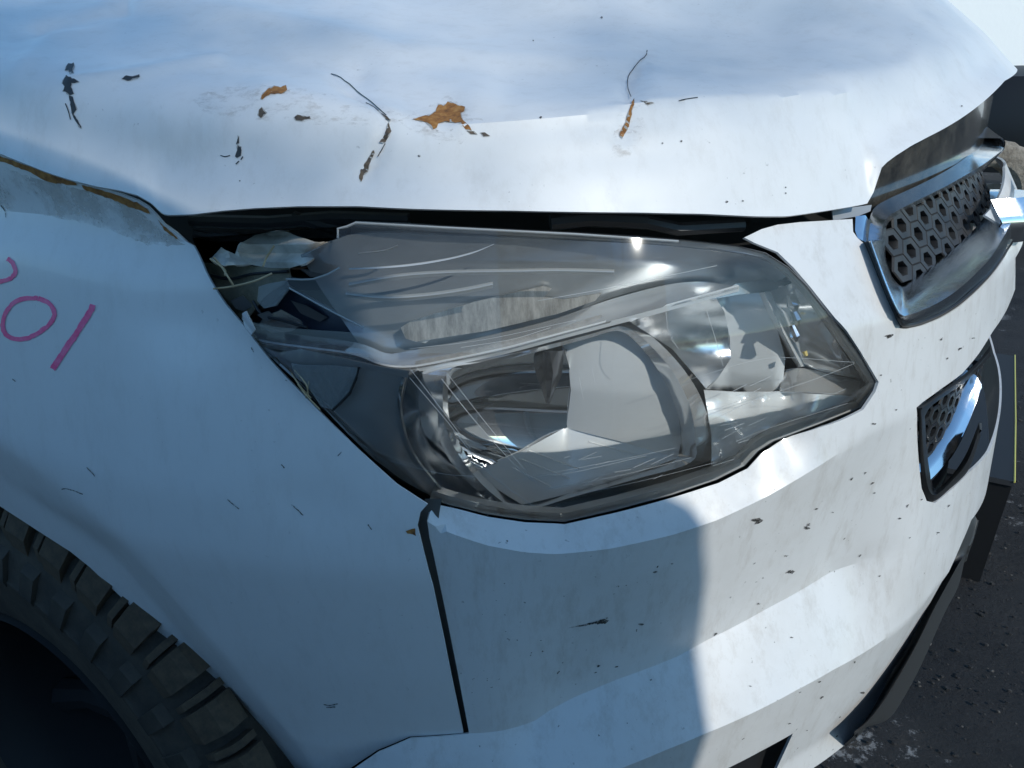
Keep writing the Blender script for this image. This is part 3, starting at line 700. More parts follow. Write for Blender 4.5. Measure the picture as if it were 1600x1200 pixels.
# chrome brow that divides the lamp
brow_t = [(384, 503), (420, 514), (470, 523), (560, 536), (605, 552), (640, 548), (700, 538), (790, 518), (870, 497), (960, 466), (1060, 442), (1150, 441)]
brow_b = [(388, 528), (420, 536), (470, 543), (550, 554), (598, 571), (640, 574), (700, 564), (790, 545), (880, 521), (960, 500), (1010, 487), (1155, 447)]
brow_f = [(x, y+8) for x, y in brow_b]
loft('chrome_brow', [rowD(brow_t, 0.066), rowD([(a+c)/2 for a, c in zip(np.array(brow_t), np.array(brow_b))], 0.053), rowD(brow_b, 0.043)], M_RING, shell, 70, 3, 0.002)
loft('brow_edge', [rowD(brow_b, 0.043), rowD(brow_f, 0.047)], M_SATIN, shell, 70, 1, 0.002)
# upper shell behind the brow
up_a = [(470, 400), (560, 366), (700, 368), (850, 374), (1000, 381), (1100, 390), (1180, 402), (1232, 430)]
up_m = [(500, 450), (570, 420), (700, 415), (850, 412), (1000, 408), (1100, 412), (1170, 420), (1215, 440)]
up_b = [(560, 536), (610, 552), (700, 538), (800, 515), (880, 493), (980, 458), (1080, 440), (1190, 446)]
loft('upper_shell', [rowD(up_a, 0.018), rowD(up_m, 0.046), rowD(up_b, 0.072)], M_UPPER, shell, 60, 6, 0.002)
px_patch('marker_strip', [(626, 512), (640, 503), (690, 487), (740, 472), (800, 458), (850, 447), (862, 451), (850, 464), (880, 468), (940, 458), (930, 470), (870, 491), (760, 517), (650, 534), (634, 529)], lambda s, z, x, y: lo(s, z)+0.052+0.00005*(y-490), M_AMBER, shell, 12, thick=0.004)
loft('moulding_line', [rowD([(545, 419), (600, 416), (650, 411), (700, 403), (740, 393), (772, 381)], 0.0005), rowD([(545, 421), (600, 419), (650, 414.5), (700, 406), (740, 395.5), (772, 382)], -0.001)], M_SCRATCH, shell, 40)
# moulded waves in the top of the lens
for a, b in [([(545, 441), (620, 428), (700, 422), (800, 420), (880, 419), (960, 421)], 9), ([(540, 455), (600, 461), (660, 458), (720, 450), (770, 440)], 10), ([(560, 395), (600, 390), (622, 382)], 3)]:
    a2 = [(x, y+b) for x, y in a]; mdl = [(x, y+b/2) for x, y in a]
    loft('lens_wave', [rowD(a, 0.002), rowD(mdl, -0.0015), rowD(a2, 0.002)], M_LEDGE, shell, 40, 2, angle=60)
px_patch('navy_tray', [(392, 503), (430, 470), (452, 446), (500, 472), (570, 508), (600, 552), (560, 538), (470, 524)], lambda s, z, x, y: lo(s, z)+0.080, M_NAVY, shell, 16)

# low beam: ring, bowl, floor
RO = [(662, 576), (740, 558), (835, 537), (920, 517), (978, 504), (1020, 527), (1065, 573), (1097, 625), (1112, 680), (1110, 718), (1000, 750), (905, 778), (818, 802), (765, 783), (715, 735), (688, 690), (682, 635)]
RM = [(700, 580), (750, 566), (835, 545), (920, 523), (972, 510), (1010, 534), (1052, 582), (1078, 635), (1086, 685), (1080, 722), (995, 748), (900, 775), (817, 796), (770, 772), (728, 727), (702, 683), (692, 635)]
RI = [(708, 583), (755, 571), (835, 551), (915, 530), (966, 517), (1000, 541), (1036, 592), (1057, 645), (1062, 690), (1056, 715), (985, 742), (895, 769), (816, 788), (776, 763), (738, 723), (711, 680), (700, 635)]
def closed_rows(*ls):
    out = []
    for pts_, d in ls: out.append(rowD(resample(list(pts_)+[pts_[0]], 1e9), d))
    return out
n_ring = 110
def ring_rows(*ls):
    out = []
    for p_, d in ls:
        c_ = smooth_curve(np.array(p_), n_ring, True); out.append(rowD(c_, [d+0.022*sstep(600, 540, -y+0) if False else d+(0.022*max(0.0, min(1.0, (590-y)/60.0)) if d < 0.05 else 0.0) for x, y in c_]))
    return out
loft('headlamp_ring', ring_rows((RO, 0.044), (RM, 0.036), (RM, 0.0365), (RI, 0.060)), M_RING, shell, smooth=False, closed=True, angle=20, thick=0.0)
def bowl(name, outline, offs, material, bulge, center, rad, step=11):
    o = np.array(outline, float); w8 = np.array(offs, float)
    def f(s, z, x, y):
        d = np.hypot(o[:, 0]-x, o[:, 1]-y)+1e-3; k = d**-2.2
        base = (k@w8)/k.sum(); q = ((x-center[0])/rad[0])**2+((y-center[1])/rad[1])**2
        return lo(s, z)+base+bulge*max(0, 1-q)
    return px_patch(name, outline, f, material, shell, step, thick=0.0015, angle=60)
def bowlf(name, outline, fn, material, step=9):
    return px_patch(name, outline, lambda s, z, x, y: lo(s, z)+fn(x, y), material, shell, step, thick=0.0015, angle=60)
bowlf('bulb_reflector', [(702, 581), (760, 568), (835, 549), (880, 539), (890, 575), (892, 610), (886, 668), (820, 705), (735, 738), (708, 680), (698, 632)], lambda x, y: 0.056+0.046*max(0.0, 1-((x-860)/190)**2-((y-625)/125)**2)**0.8, M_MIRROR, 6)
bowlf('bowl_side_wall', [(879, 540), (920, 528), (968, 514), (1003, 540), (1039, 592), (1060, 645), (1064, 690), (1059, 716), (970, 690), (885, 669), (892, 610), (889, 575)], lambda x, y: 0.098-0.040*(max(0.0, min(1.0, (x-885)/175.0)))**0.8, M_SATIN)
def floor_depth(x, y):
    yb = np.interp(x, [734, 885, 1060], [737, 667, 715]); yf = np.interp(x, [734, 816, 1060], [738, 790, 716])
    return 0.058+0.040*max(0.0, min(1.0, (yf-y)/max(yf-yb, 6.0)))*np.interp(x, [734, 885, 1060], [0.05, 1.0, 0.0])
bowlf('bowl_floor', [(885, 667), (970, 689), (1060, 715), (985, 743), (895, 770), (816, 789), (776, 764), (734, 736), (820, 703)], floor_depth, M_SATIN)
for a, b in [((826, 704), (905, 733)), ((812, 716), (890, 748)), ((800, 730), (860, 760)), ((920, 690), (1010, 715))]:
    v_, f_ = tube([D(a[0], a[1], floor_depth(*a)-0.0002), D((a[0]+b[0])/2, (a[1]+b[1])/2, floor_depth((a[0]+b[0])/2, (a[1]+b[1])/2)-0.0002), D(b[0], b[1], floor_depth(*b)-0.0002)], 0.0007, 6); mesh_obj('floor_rib', v_, f_, M_SATIN, shell)
loft('bulb_shield', [rowD([(830, 561), (852, 549), (870, 549), (888, 546)], [.095, .07, .07, .10]), rowD([(838, 590), (853, 584), (868, 583), (882, 584)], [.10, .072, .072, .11]), rowD([(852, 628), (855, 631), (858, 631), (861, 628)], [.105, .09, .09, .11])], mat('smoked_bulb_shield', (0.12, 0.12, 0.13), 0.2, 0.8), shell, 12, 4, 0.001)
# outer crescent mirror and the plain side shell
loft('crescent_mirror', [rowD([(634, 580), (627, 610), (625, 640), (631, 675), (645, 710), (675, 750), (715, 793), (760, 805)], 0.020), rowD([(662, 578), (655, 608), (655, 640), (662, 675), (680, 708), (712, 745), (755, 782), (790, 798)], 0.055), rowD([(690, 580), (684, 610), (684, 640), (692, 680), (712, 722), (745, 762), (785, 790), (815, 800)], 0.046)], M_CHROME, shell, 50, 5, 0.001, angle=60)
loft('crescent_lip', [rowD([(630, 580), (623, 610), (621, 640), (627, 675), (641, 711), (672, 752), (712, 794), (760, 806)], 0.019), rowD([(635, 580), (628, 610), (626, 640), (632, 675), (646, 710), (676, 750), (716, 792), (762, 804)], 0.017)], M_CHROME, shell, 50, 1, 0.002)
loft('side_shell', [rowD([(640, 578), (560, 572), (500, 562), (440, 552), (395, 535)], [.022, .018, .015, .02, .02]), rowD([(626, 640), (575, 650), (525, 640), (478, 600), (430, 560)], [.022, .012, .01, .012, .014]), rowD([(645, 712), (620, 716), (590, 705), (545, 668), (480, 605)], [.022, .012, .01, .008, .008]), rowD([(712, 792), (700, 788), (672, 774), (612, 738), (545, 674)], [.022, .015, .01, .008, .006])], M_GREYP, shell, 40, 6, 0.002, angle=60)
px_patch('broken_lens_shard', [(455, 568), (470, 572), (520, 572), (559, 576), (556, 590), (545, 615), (520, 640), (502, 636), (478, 600), (462, 590)], lambda s, z, x, y: lo(s, z)-0.002, M_SHARD, shell, 10, thick=0.002)
v_, f_ = tube([D(x, y, -0.0035) for x, y in [(561, 574), (557, 590), (546, 615), (520, 641)]], 0.0012, 5); mesh_obj('crack_edge', v_, f_, M_DEEP, shell)
px_patch('brow_root', [(470, 545), (598, 574), (640, 580), (636, 590), (560, 575), (455, 566), (430, 552)], lambda s, z, x, y: lo(s, z)+0.012, M_GREYP, shell, 10)

# high beam chamber on the inner side
bowlf('high_beam_reflector', [(985, 503), (1010, 492), (1060, 480), (1118, 464), (1132, 488), (1140, 525), (1142, 560), (1122, 590), (1103, 607), (1085, 585), (1050, 545)], lambda x, y: 0.044+0.045*max(0.0, 1-((x-1105)/120)**2-((y-530)/85)**2), M_BRUSH, 7)
bowlf('chamber_back', [(1118, 464), (1160, 456), (1198, 452), (1212, 505), (1227, 560), (1222, 612), (1160, 612), (1103, 608), (1122, 590), (1142, 560), (1140, 525), (1132, 488)], lambda x, y: 0.055+0.030*max(0.0, min(1.0, (1215-x)/80.0)), M_SATIN)
loft('chamber_strut', [rowD([(1186, 458), (1205, 500), (1228, 545), (1246, 575)], 0.060), rowD([(1194, 456), (1213, 498), (1236, 543), (1252, 573)], 0.040), rowD([(1203, 454), (1222, 497), (1244, 542), (1258, 572)], 0.055)], M_SATIN, shell, 20, 1, 0.0)
bowlf('chamber_side_wall', [(1200, 454), (1240, 442), (1262, 470), (1303, 528), (1346, 592), (1300, 584), (1252, 573), (1225, 512)], lambda x, y: 0.056-0.026*max(0.0, min(1.0, (x-1200-0.42*(y-454))/70.0)), M_RING)
loft('chamber_ledge', [rowD([(1222, 578), (1252, 575), (1300, 585), (1346, 597)], [.062, .052, .04, .028]), rowD([(1218, 611), (1250, 612), (1300, 616), (1341, 619)], [.05, .035, .024, .016])], M_RING, shell, 20, 3, 0.001)
bowl('chamber_floor', [(1100, 610), (1160, 613), (1220, 612), (1341, 620), (1330, 634), (1275, 655), (1205, 680), (1178, 700), (1158, 720), (1112, 742), (1112, 680)], [.055, .06, .05, .016, .014, .014, .016, .016, .018, .02, .04], M_SATIN, 0.0, (0, 0), (1, 1))
px_patch('chamber_roof', [(1150, 443), (1200, 436), (1245, 440), (1200, 456), (1155, 460), (1110, 468)], lambda s, z, x, y: lo(s, z)+0.05, M_UPPER, shell, 10)
for x, y, r_, mt in [(1239, 475, .006, M_CHROME), (1243, 497, .005, M_CHROME), (1241, 522, .0045, M_CHROME)]:
    V_, F_ = tube([D(x-3, y-14, 0.025), D(x+1, y+2, 0.022), D(x+2, y+10, 0.024)], [r_*0.6, r_, r_*0.5], 8); mesh_obj('bulb_clip', V_, F_, mt, shell)
mesh_obj('amber_chip', *tube([D(1257, 549, .024), D(1260, 556, .022)], [.0025, .0018], 6), mat('amber_plastic', (0.75, 0.6, 0.2), 0.4), shell)

# scratches on the lens
sv = []
SCR = [([(640, 590), (700, 660), (760, 735), (832, 790)], 1.6), ([(690, 592), (740, 655), (800, 722), (832, 752)], 1.8), ([(700, 585), (765, 668), (838, 756)], 1.4), ([(640, 575), (690, 640), (735, 700)], 1.3), ([(832, 745), (950, 722), (1055, 700)], 1.0),
       ([(800, 752), (900, 737), (1010, 712)], 1.0), ([(1080, 592), (1200, 560), (1335, 566)], 0.9), ([(1105, 660), (1180, 625), (1280, 590), (1335, 568)], 0.9), ([(1040, 480), (1045, 520), (1060, 545)], 1.0), ([(1104, 485), (1118, 530), (1130, 572)], 1.0),
       ([(1115, 640), (1200, 615), (1310, 615)], 0.8), ([(640, 545), (760, 530), (900, 500)], 0.8), ([(840, 470), (950, 450), (1120, 415)], 1.0), ([(720, 543), (800, 530), (860, 512)], 1.0), ([(850, 765), (960, 745), (1080, 715)], 1.0), ([(1150, 690), (1205, 668), (1325, 630)], 0.9), ([(610, 720), (690, 740), (760, 745)], 0.8), ([(885, 776), (1000, 752), (1120, 722)], 0.8), ([(905, 590), (912, 625)], 1.0), ([(925, 575), (930, 600)], 0.8)]
for path, wd_ in SCR:
    c_ = smooth_curve(path, 16); v2, F_ = cdt(stroke(c_, wd_*0.55), 4)
    V_ = [D(x, y, -0.0008) for x, y in v2]; sv.append((V_, orient(np.array(V_), F_, TOCAM)))
for k in range(60):
    x, y = rng.uniform(860, 1330), rng.uniform(600, 780)
    if x < 1120 and y < 715: continue
    if not inside(np.array(LENS_OUT+BROKEN), np.array([[x, y]]))[0]: continue
    L_ = rng.uniform(8, 40); a = R(rng.uniform(-30, -8)); c_ = [(x, y), (x+L_*math.cos(a), y+L_*math.sin(a))]
    if not inside(np.array(LENS_OUT+BROKEN), np.array([c_[1]]))[0]: continue
    st = stroke(np.array(c_), rng.uniform(0.4, 0.8)); V_ = [D(p_[0], p_[1], -0.0008) for p_ in st]; sv.append((V_, orient(np.array(V_), [(0, 1, 2, 3)], TOCAM)))
o_ = mesh_obj('lens_scratches', *join(sv), M_SCRATCH, shell); tag(o_, kind='stuff')

# broken corner: torn foil, olive shell, blue tabs, shards
px_patch('torn_plastic', [(328, 405), (338, 395), (345, 389), (356, 392), (367, 397), (378, 379), (399, 367), (429, 361), (448, 362), (465, 369), (481, 374), (500, 381), (523, 374), (527, 390), (505, 398), (490, 404), (478, 411), (453, 419), (423, 419), (387, 413), (350, 415), (335, 410)], lambda s, z, x, y: lo(s, z)+0.030+0.012*math.sin(x*0.05)+0.006*math.sin(y*.21), M_TORN, shell, 8, thick=0.002)
px_patch('olive_shell', [(318, 410), (350, 412), (400, 416), (452, 418), (455, 432), (440, 446), (415, 462), (385, 500), (370, 495), (345, 462)], lambda s, z, x, y: lo(s, z)+0.04, M_OLIVE, shell, 10)
px_patch('lens_fragment', [(402, 470), (404, 448), (418, 443), (446, 438), (452, 450), (430, 478), (412, 482)], lambda s, z, x, y: lo(s, z)+0.004, M_SHARD, shell, 8, thick=0.003)
px_patch('lens_fragment', [(405, 510), (412, 497), (440, 484), (470, 500), (474, 506), (455, 518), (425, 520)], lambda s, z, x, y: lo(s, z)+0.03+0.0004*(x-405), M_SHARD, shell, 8, thick=0.003)
px_patch('blue_white_tab', [(378, 490), (384, 486), (398, 515), (390, 527), (382, 512)], lambda s, z, x, y: lo(s, z)+0.012, M_FEND, shell, 8, thick=0.002)
v_, f_ = tube([D(x, y, 0.0) for x, y in [(447, 436), (472, 437), (490, 436), (513, 428), (531, 418)]], 0.0008, 5); mesh_obj('broken_edge', v_, f_, M_LEDGE, shell)
v_, f_ = tube([D(x, y, 0.0) for x, y in [(452, 450), (495, 474), (521, 488), (568, 512)]], 0.0008, 5); mesh_obj('broken_edge', v_, f_, M_LEDGE, shell)
v_, f_ = tube([D(x, y, 0.0) for x, y in [(528, 372), (528, 357), (542, 354), (556, 348), (700, 356), (900, 366), (1060, 377)]], 0.0011, 5); mesh_obj('lens_top_bead', v_, f_, M_LEDGE, shell)

for pts_, d_ in [([(402, 492), (420, 486), (432, 498), (416, 503)], 0.028), ([(360, 470), (380, 462), (396, 478), (380, 486), (368, 482)], 0.030), ([(455, 470), (480, 478), (512, 496), (500, 503), (470, 490)], 0.060), ([(470, 420), (505, 424), (512, 430), (486, 433)], 0.028)]:
    px_patch('broken_tab', pts_, lambda s, z, x, y: lo(s, z)+d_+0.0003*(x-pts_[0][0]), M_TABS, shell, 7, thick=0.005)
for pth in [[(330, 430), (360, 436), (395, 428), (450, 424)], [(395, 470), (410, 492), (440, 500), (480, 512)]]:
    mesh_obj('lamp_wire', *tube(smooth_curve([D(x, y, 0.034) for x, y in pth], 14), 0.0014, 6), M_BLACK, shell)
# ------------------------------------------------------------------ dark structure under the hood and behind the panels
def opn(o): return lambda s, z: o
g_s = np.linspace(-1.75, 0.0, 70)
def wall_rows(zo): return [P(g_s, np.full(70, z), np.full(70, o)) for z, o in zo]
V_, F_ = [], []
rows_ = wall_rows([(1.06, 0.23), (1.0, 0.16), (0.98, 0.085), (0.94, 0.16), (0.5, 0.18), (0.25, 0.12)])
for r_ in rows_: V_ += list(r_)
for i in range(len(rows_)-1):
    for j in range(69): F_.append((i*70+j, i*70+j+1, (i+1)*70+j+1, (i+1)*70+j))
V_ = np.array(V_); keep = [f for f in F_ if not (V_[f[0]][0] < -0.50 and V_[f[0]][2] < 0.93)]
n_ = len(V_); V2 = np.concatenate([V_, V_*[1, -1, 1]]); F2 = orient(V2, keep, OUT)+orient(V2, [tuple(i+n_ for i in f) for f in keep], OUT)
mesh_obj('slam_panel', V2, F2, M_DEEP, TRUCK, thick=0.002)
for pth, rr in [([(300, 345), (420, 348), (520, 340), (640, 344)], 0.006), ([(460, 338), (500, 352), (545, 362)], 0.005), ([(860, 348), (920, 342), (1010, 346)], 0.007), ([(1000, 345), (1060, 358), (1160, 352)], 0.006), ([(305, 365), (340, 372), (370, 370), (395, 375)], 0.004)]:
    v_, f_ = tube([pt(x, y, lambda s, z: lo(s, z)+0.05) for x, y in pth], rr, 8); mesh_obj('under_hood_cable', v_, f_, M_BLACK, TRUCK)

# ------------------------------------------------------------------ upper grille
def go(d): return lambda s, z: bo(s, z)+d
def rowG(pts, d):
    if np.isscalar(d): d = [d]*len(pts)
    return [pt(x, y, go(e)) for (x, y), e in zip(pts, d)]
def rowB(pts, o): return [pt(x, y, o) for x, y in pts]
def ext_right(row, n=3, s1=0.0, dz=0.0, do=0.0):
    """carry a surveyed row on to the centre line of the truck"""
    p0 = np.array(row[-1]); s0 = float(SG[np.argmin(np.hypot(pl[:, 0]-p0[0], pl[:, 1]-p0[1]))])
    o0 = (P(s0, p0[2])-p0)@np.array([np.interp(s0, SG, nr[:, 0]), np.interp(s0, SG, nr[:, 1]), 0])
    return list(row)+[P(s0+(s1-s0)*k/n, p0[2]+dz*k/n, o0+do*k/n) for k in range(1, n+1)]
G_OUT_TOP = [(1352, 378), (1356, 352), (1366, 325), (1390, 310), (1412, 300), (1440, 287), (1469, 272), (1495, 256), (1516, 240), (1544, 217), (1560, 200), (1568, 187)]
G_IN_TOP = [(1383, 372), (1385, 356), (1392, 344), (1412, 331), (1435, 319), (1459, 307), (1485, 294), (1512, 279), (1537, 265), (1559, 250), (1570, 240), (1578, 226)]
G_OUT_BOT = [(1352, 378), (1366, 412), (1380, 447), (1395, 482), (1407, 507), (1418, 509), (1440, 504), (1469, 492), (1497, 475), (1525, 451), (1553, 421), (1576, 385), (1589, 363)]
G_IN_BOT = [(1383, 372), (1383, 390), (1386, 410), (1394, 432), (1408, 447), (1420, 442), (1440, 428), (1462, 412), (1487, 392), (1509, 371), (1531, 348), (1546, 322), (1556, 300)]
grille = loft('upper_grille', [ext_right(rowG(G_OUT_TOP, 0.010), do=0.06), ext_right(rowG([(0.22*a[0]+0.78*b[0], 0.22*a[1]+0.78*b[1]) for a, b in zip(G_OUT_TOP, G_IN_TOP)], -0.012), do=0.06), ext_right(rowG(G_IN_TOP, 0.030), do=0.06)], M_CHROMES, TRUCK, 80, 3, 0.002, angle=50)
tag(grille, 'upper grille with scratched chrome surround')
loft('chrome_lower_band', [ext_right(rowG(G_OUT_BOT, -0.003)), ext_right(rowG([(0.75*a[0]+0.25*b[0], 0.75*a[1]+0.25*b[1]) for a, b in zip(G_OUT_BOT, G_IN_BOT)], -0.014)), ext_right(rowG([(0.45*a[0]+0.55*b[0], 0.45*a[1]+0.55*b[1]) for a, b in zip(G_OUT_BOT, G_IN_BOT)], 0.002)), ext_right(rowG(G_IN_BOT, 0.030))], M_CHROMES, grille, 80, 4, 0.002, angle=50)
loft('grille_gasket', [ext_right(rowG([(x-3, y+1) if i < 5 else (x, y+4) for i, (x, y) in enumerate(G_OUT_BOT)], 0.002)), ext_right(rowG(G_OUT_BOT, -0.006))], M_BLACK, grille, 80, 1, 0.002)
def hexplate(name, outline_sz, offfn, pitch_s, pitch_z, fill, depth, material, parent, s0, z0):
    """honeycomb plate: every cell a raised rim round a deep hole"""
    poly = np.array(outline_sz); V, F = [], []
    lo_, hi_ = poly.min(0), poly.max(0)
    def add(s, z, o): V.append(P(s, z, o)); return len(V)-1
    i0, i1 = int((lo_[0]-s0)/pitch_s)-1, int((hi_[0]-s0)/pitch_s)+2; j0, j1 = int((lo_[1]-z0)/pitch_z)-2, int((hi_[1]-z0)/pitch_z)+3
    for i in range(i0, i1):
        for j in range(j0, j1):
            c = np.array([s0+i*pitch_s, z0+(j+0.5*(i % 2))*pitch_z])
            if not inside(poly, c[None])[0]: continue
            ex = pitch_s*2/3; ez = pitch_z/math.sqrt(3)*1.0
            hx = [(math.cos(R(60*k))*ex, math.sin(R(60*k))*pitch_z/math.sqrt(3)) for k in range(6)]
            rings = []
            for sc, d in ((1.0, 0.002), (0.93, 0.0), (fill, 0.0005), (fill*0.93, depth)):
                rings.append([add(c[0]+a*sc, c[1]+b*sc, offfn(c[0]+a*sc, c[1]+b*sc)+d) for a, b in hx])
            for ra, rb in zip(rings[:-1], rings[1:]):
                for k in range(6): F.append((ra[k], ra[(k+1) % 6], rb[(k+1) % 6], rb[k]))
    V = np.array(V); F = orient(V, F, OUT)
    return mesh_obj(name, V, F, material, parent, angle=20)
gi = [w(x, y, go(0.03)) for x, y in [(1380, 372), (1390, 342), (1412, 328), (1459, 304), (1512, 276), (1566, 244), (1568, 280), (1556, 305), (1531, 352), (1487, 396), (1440, 432), (1405, 452), (1386, 415)]]
hexplate('honeycomb_mesh', [(a, b) for a, b in gi]+[], go(0.030), 0.0285, 0.0245, 0.53, 0.04, M_GRILLE, grille, -0.545, 0.955)
px_ = [(1370, 360), (1390, 325), (1459, 292), (1560, 232), (1590, 240), (1575, 330), (1531, 370), (1487, 412), (1440, 450), (1400, 465), (1380, 430)]
px_patch('grille_backing', px_, lambda s, z, x, y: bo(s, z)+0.065, M_DEEP, grille, 16)
# glossy cover between hood lip and the chrome bar
px_patch('grille_top_cover', [(1352, 330), (1352, 300), (1360, 262), (1395, 232), (1450, 200), (1500, 172), (1545, 140), (1566, 160), (1573, 188), (1548, 222), (1516, 247), (1469, 278), (1412, 306), (1372, 328)], lambda s, z, x, y: 0.080, M_GLOSSB, grille, 12, thick=0.002)
loft('cover_edge_trim', [rowG([(1548, 148), (1558, 158), (1566, 172), (1570, 188)], 0.014), rowG([(1552, 146), (1562, 157), (1570, 172), (1574, 188)], 0.010)], M_CHROME, grille, 16, 1, 0.002)
loft('cover_brace', [rowG([(1520, 168), (1548, 180), (1570, 186)], 0.016), rowG([(1518, 174), (1546, 187), (1568, 193)], 0.010)], M_CHROME, grille, 16, 1, 0.002)
px_patch('chrome_tab', [(1337, 338), (1352, 336), (1362, 350), (1360, 378), (1352, 378), (1340, 372), (1336, 360)], lambda s, z, x, y: bo(s, z)+0.004+0.0003*abs(x-1350), M_CHROME, grille, 6, thick=0.002)
lip_shadow_px = [(1300, 328), (1362, 320), (1360, 330), (1340, 338), (1302, 344)]
px_patch('lip_shadow_strip', lip_shadow_px, lambda s, z, x, y: bo(s, z)+0.012, M_GREYP, grille, 8, thick=0.001)  # grey strip painted as the hood lip's shadow on the tab
# chrome badge bar across the middle
bar_t = [P(s, 0.985+0.06*(s+0.24), 0.012+o) for s, o in ((-0.25, 0.03), (-0.22, 0.0), (-0.18, -0.006), (-0.1, -0.01), (0.0, -0.01))]
bar_b = [P(s, 0.935+0.02*(s+0.24), 0.004+o) for s, o in ((-0.25, 0.03), (-0.22, 0.0), (-0.18, -0.006), (-0.1, -0.01), (0.0, -0.01))]
bar_m = [(a+b)/2+np.array([0.012, -0.004, 0]) for a, b in zip(bar_t, bar_b)]
loft('badge_bar', [bar_t, bar_m, bar_b], M_CHROME, grille, 30, 3, 0.003, angle=60)

# ------------------------------------------------------------------ lower grille
LG_L = [(1434, 636), (1443, 630), (1471, 610), (1504, 587), (1530, 562), (1547, 540)]
LG_Ri = [(1444, 644), (1451, 638), (1476, 619), (1507, 596), (1531, 572), (1546, 552)]
LG_out_l = [(1547, 540), (1530, 562), (1504, 587), (1471, 610), (1443, 630), (1434, 636), (1435, 660), (1437, 713), (1442, 763), (1450, 780), (1461, 783), (1482, 766), (1513, 735), (1532, 681)]
LG_in_l = [(1548, 556), (1530, 576), (1506, 598), (1476, 619), (1450, 638), (1445, 645), (1446, 665), (1449, 712), (1456, 752), (1462, 764), (1470, 760), (1488, 742), (1510, 708), (1530, 660)]
lgrille = loft('lower_grille', [rowG(LG_out_l, 0.001), rowG([((a[0]+b[0])/2, (a[1]+b[1])/2) for a, b in zip(LG_out_l, LG_in_l)], -0.003), rowG(LG_in_l, 0.02)], M_BLACK, TRUCK, 80, 2, 0.003, angle=50)
tag(lgrille, 'lower grille opening with dark frame and chrome blade')
lgp = [w(x, y, go(0.028)) for x, y in [(1444, 645), (1476, 617), (1506, 594), (1545, 552), (1550, 600), (1520, 650), (1490, 690), (1455, 722)]]
hexplate('honeycomb_mesh', lgp, go(0.030), 0.026, 0.021, 0.55, 0.02, M_BLACK, lgrille, -0.47, 0.80)
px_patch('grille_backing', [(1440, 640), (1506, 590), (1552, 545), (1556, 620), (1532, 690), (1505, 740), (1470, 772), (1450, 770)], lambda s, z, x, y: bo(s, z)+0.055, M_DEEP, lgrille, 14)
ch_t = [(1548, 575), (1536, 600), (1520, 630), (1502, 660), (1482, 690), (1460, 718)]
ch_m = [(1549, 588), (1540, 620), (1528, 650), (1510, 684), (1490, 712), (1462, 727)]
ch_b = [(1551, 604), (1545, 638), (1534, 672), (1518, 706), (1494, 738), (1466, 752)]
ch_e = [(1549, 610), (1540, 652), (1528, 690), (1512, 724), (1488, 752), (1466, 762)]
bs_ = np.array([-0.425, -0.40, -0.36, -0.32, -0.29, -0.265, -0.25]); bz_ = np.array([0.698, 0.692, 0.696, 0.708, 0.724, 0.745, 0.765])
loft('chrome_blade', [list(P(bs_, bz_+a_, np.full(7, o_))) for a_, o_ in ((0.016, 0.040), (0.008, 0.020), (-0.002, 0.012), (-0.012, 0.015), (-0.018, 0.030))], M_CHROME, lgrille, 40, 3, 0.002, angle=45)

# ------------------------------------------------------------------ black valance below, dark pocket, inner flap by the arch
val_i = [(1316, 1166), (1327, 1155), (1359, 1113), (1380, 1074), (1415, 1015), (1446, 952), (1471, 907), (1502, 847), (1520, 800)]
val_m = [(1335, 1150), (1352, 1133), (1378, 1100), (1402, 1062), (1432, 1008), (1463, 945), (1490, 895), (1515, 850), (1527, 812)]
val_o = [(1348, 1136), (1365, 1133), (1390, 1122), (1410, 1094), (1438, 1042), (1476, 958), (1500, 915), (1520, 870), (1534, 815)]
loft('black_valance', [rowG(val_i, 0.006), rowB(val_m, -0.012), rowB(val_o, -0.004)], mat('worn_black_valance', (0.035, 0.037, 0.039), 0.55), TRUCK, 60, 5, 0.003, angle=50)
px_patch('fog_pocket', [(1100, 1235), (1138, 1195), (1190, 1165), (1246, 1138), (1240, 1180), (1225, 1235)], lambda s, z, x, y: bo(s, z)+0.02, M_BLACK, TRUCK, 14)
px_patch('bracket_flap', [(414, 1172), (425, 1176), (470, 1200), (480, 1215), (430, 1215), (420, 1190)], lambda s, z, x, y: fo(s, z)+0.03, M_TORN, TRUCK, 10, thick=0.002)

# ------------------------------------------------------------------ wheel
WC = np.array([-0.935, -0.80, 0.245]); WR = 0.445
WH = bpy.data.objects.new('wheel', None)
def lathe_y(profile, seg=96, c=WC):
    V, F = [], []
    for k in range(seg):
        a = 2*math.pi*k/seg
        for r_, y in profile: V.append((c[0]+r_*math.cos(a), c[1]+y, c[2]+r_*math.sin(a)))
    n = len(profile)
    for k in range(seg):
        for j in range(n-1): F.append((k*n+j, k*n+j+1, ((k+1) % seg)*n+j+1, ((k+1) % seg)*n+j))
    return V, F
tyre_prof = [(0.245, -0.105), (0.252, -0.122), (0.275, -0.128), (0.31, -0.134), (0.335, -0.137), (0.337, -0.139), (0.342, -0.139), (0.345, -0.136), (0.37, -0.131), (0.395, -0.122), (0.418, -0.112), (0.428, -0.095), (0.432, -0.05), (0.432, 0.05), (0.428, 0.095), (0.40, 0.12), (0.33, 0.135), (0.262, 0.105)]
v_, f_ = lathe_y(tyre_prof); wheel = mesh_obj('wheel', v_, f_, M_RUBBER, TRUCK, angle=40)
tag(wheel, 'mud stained front wheel')
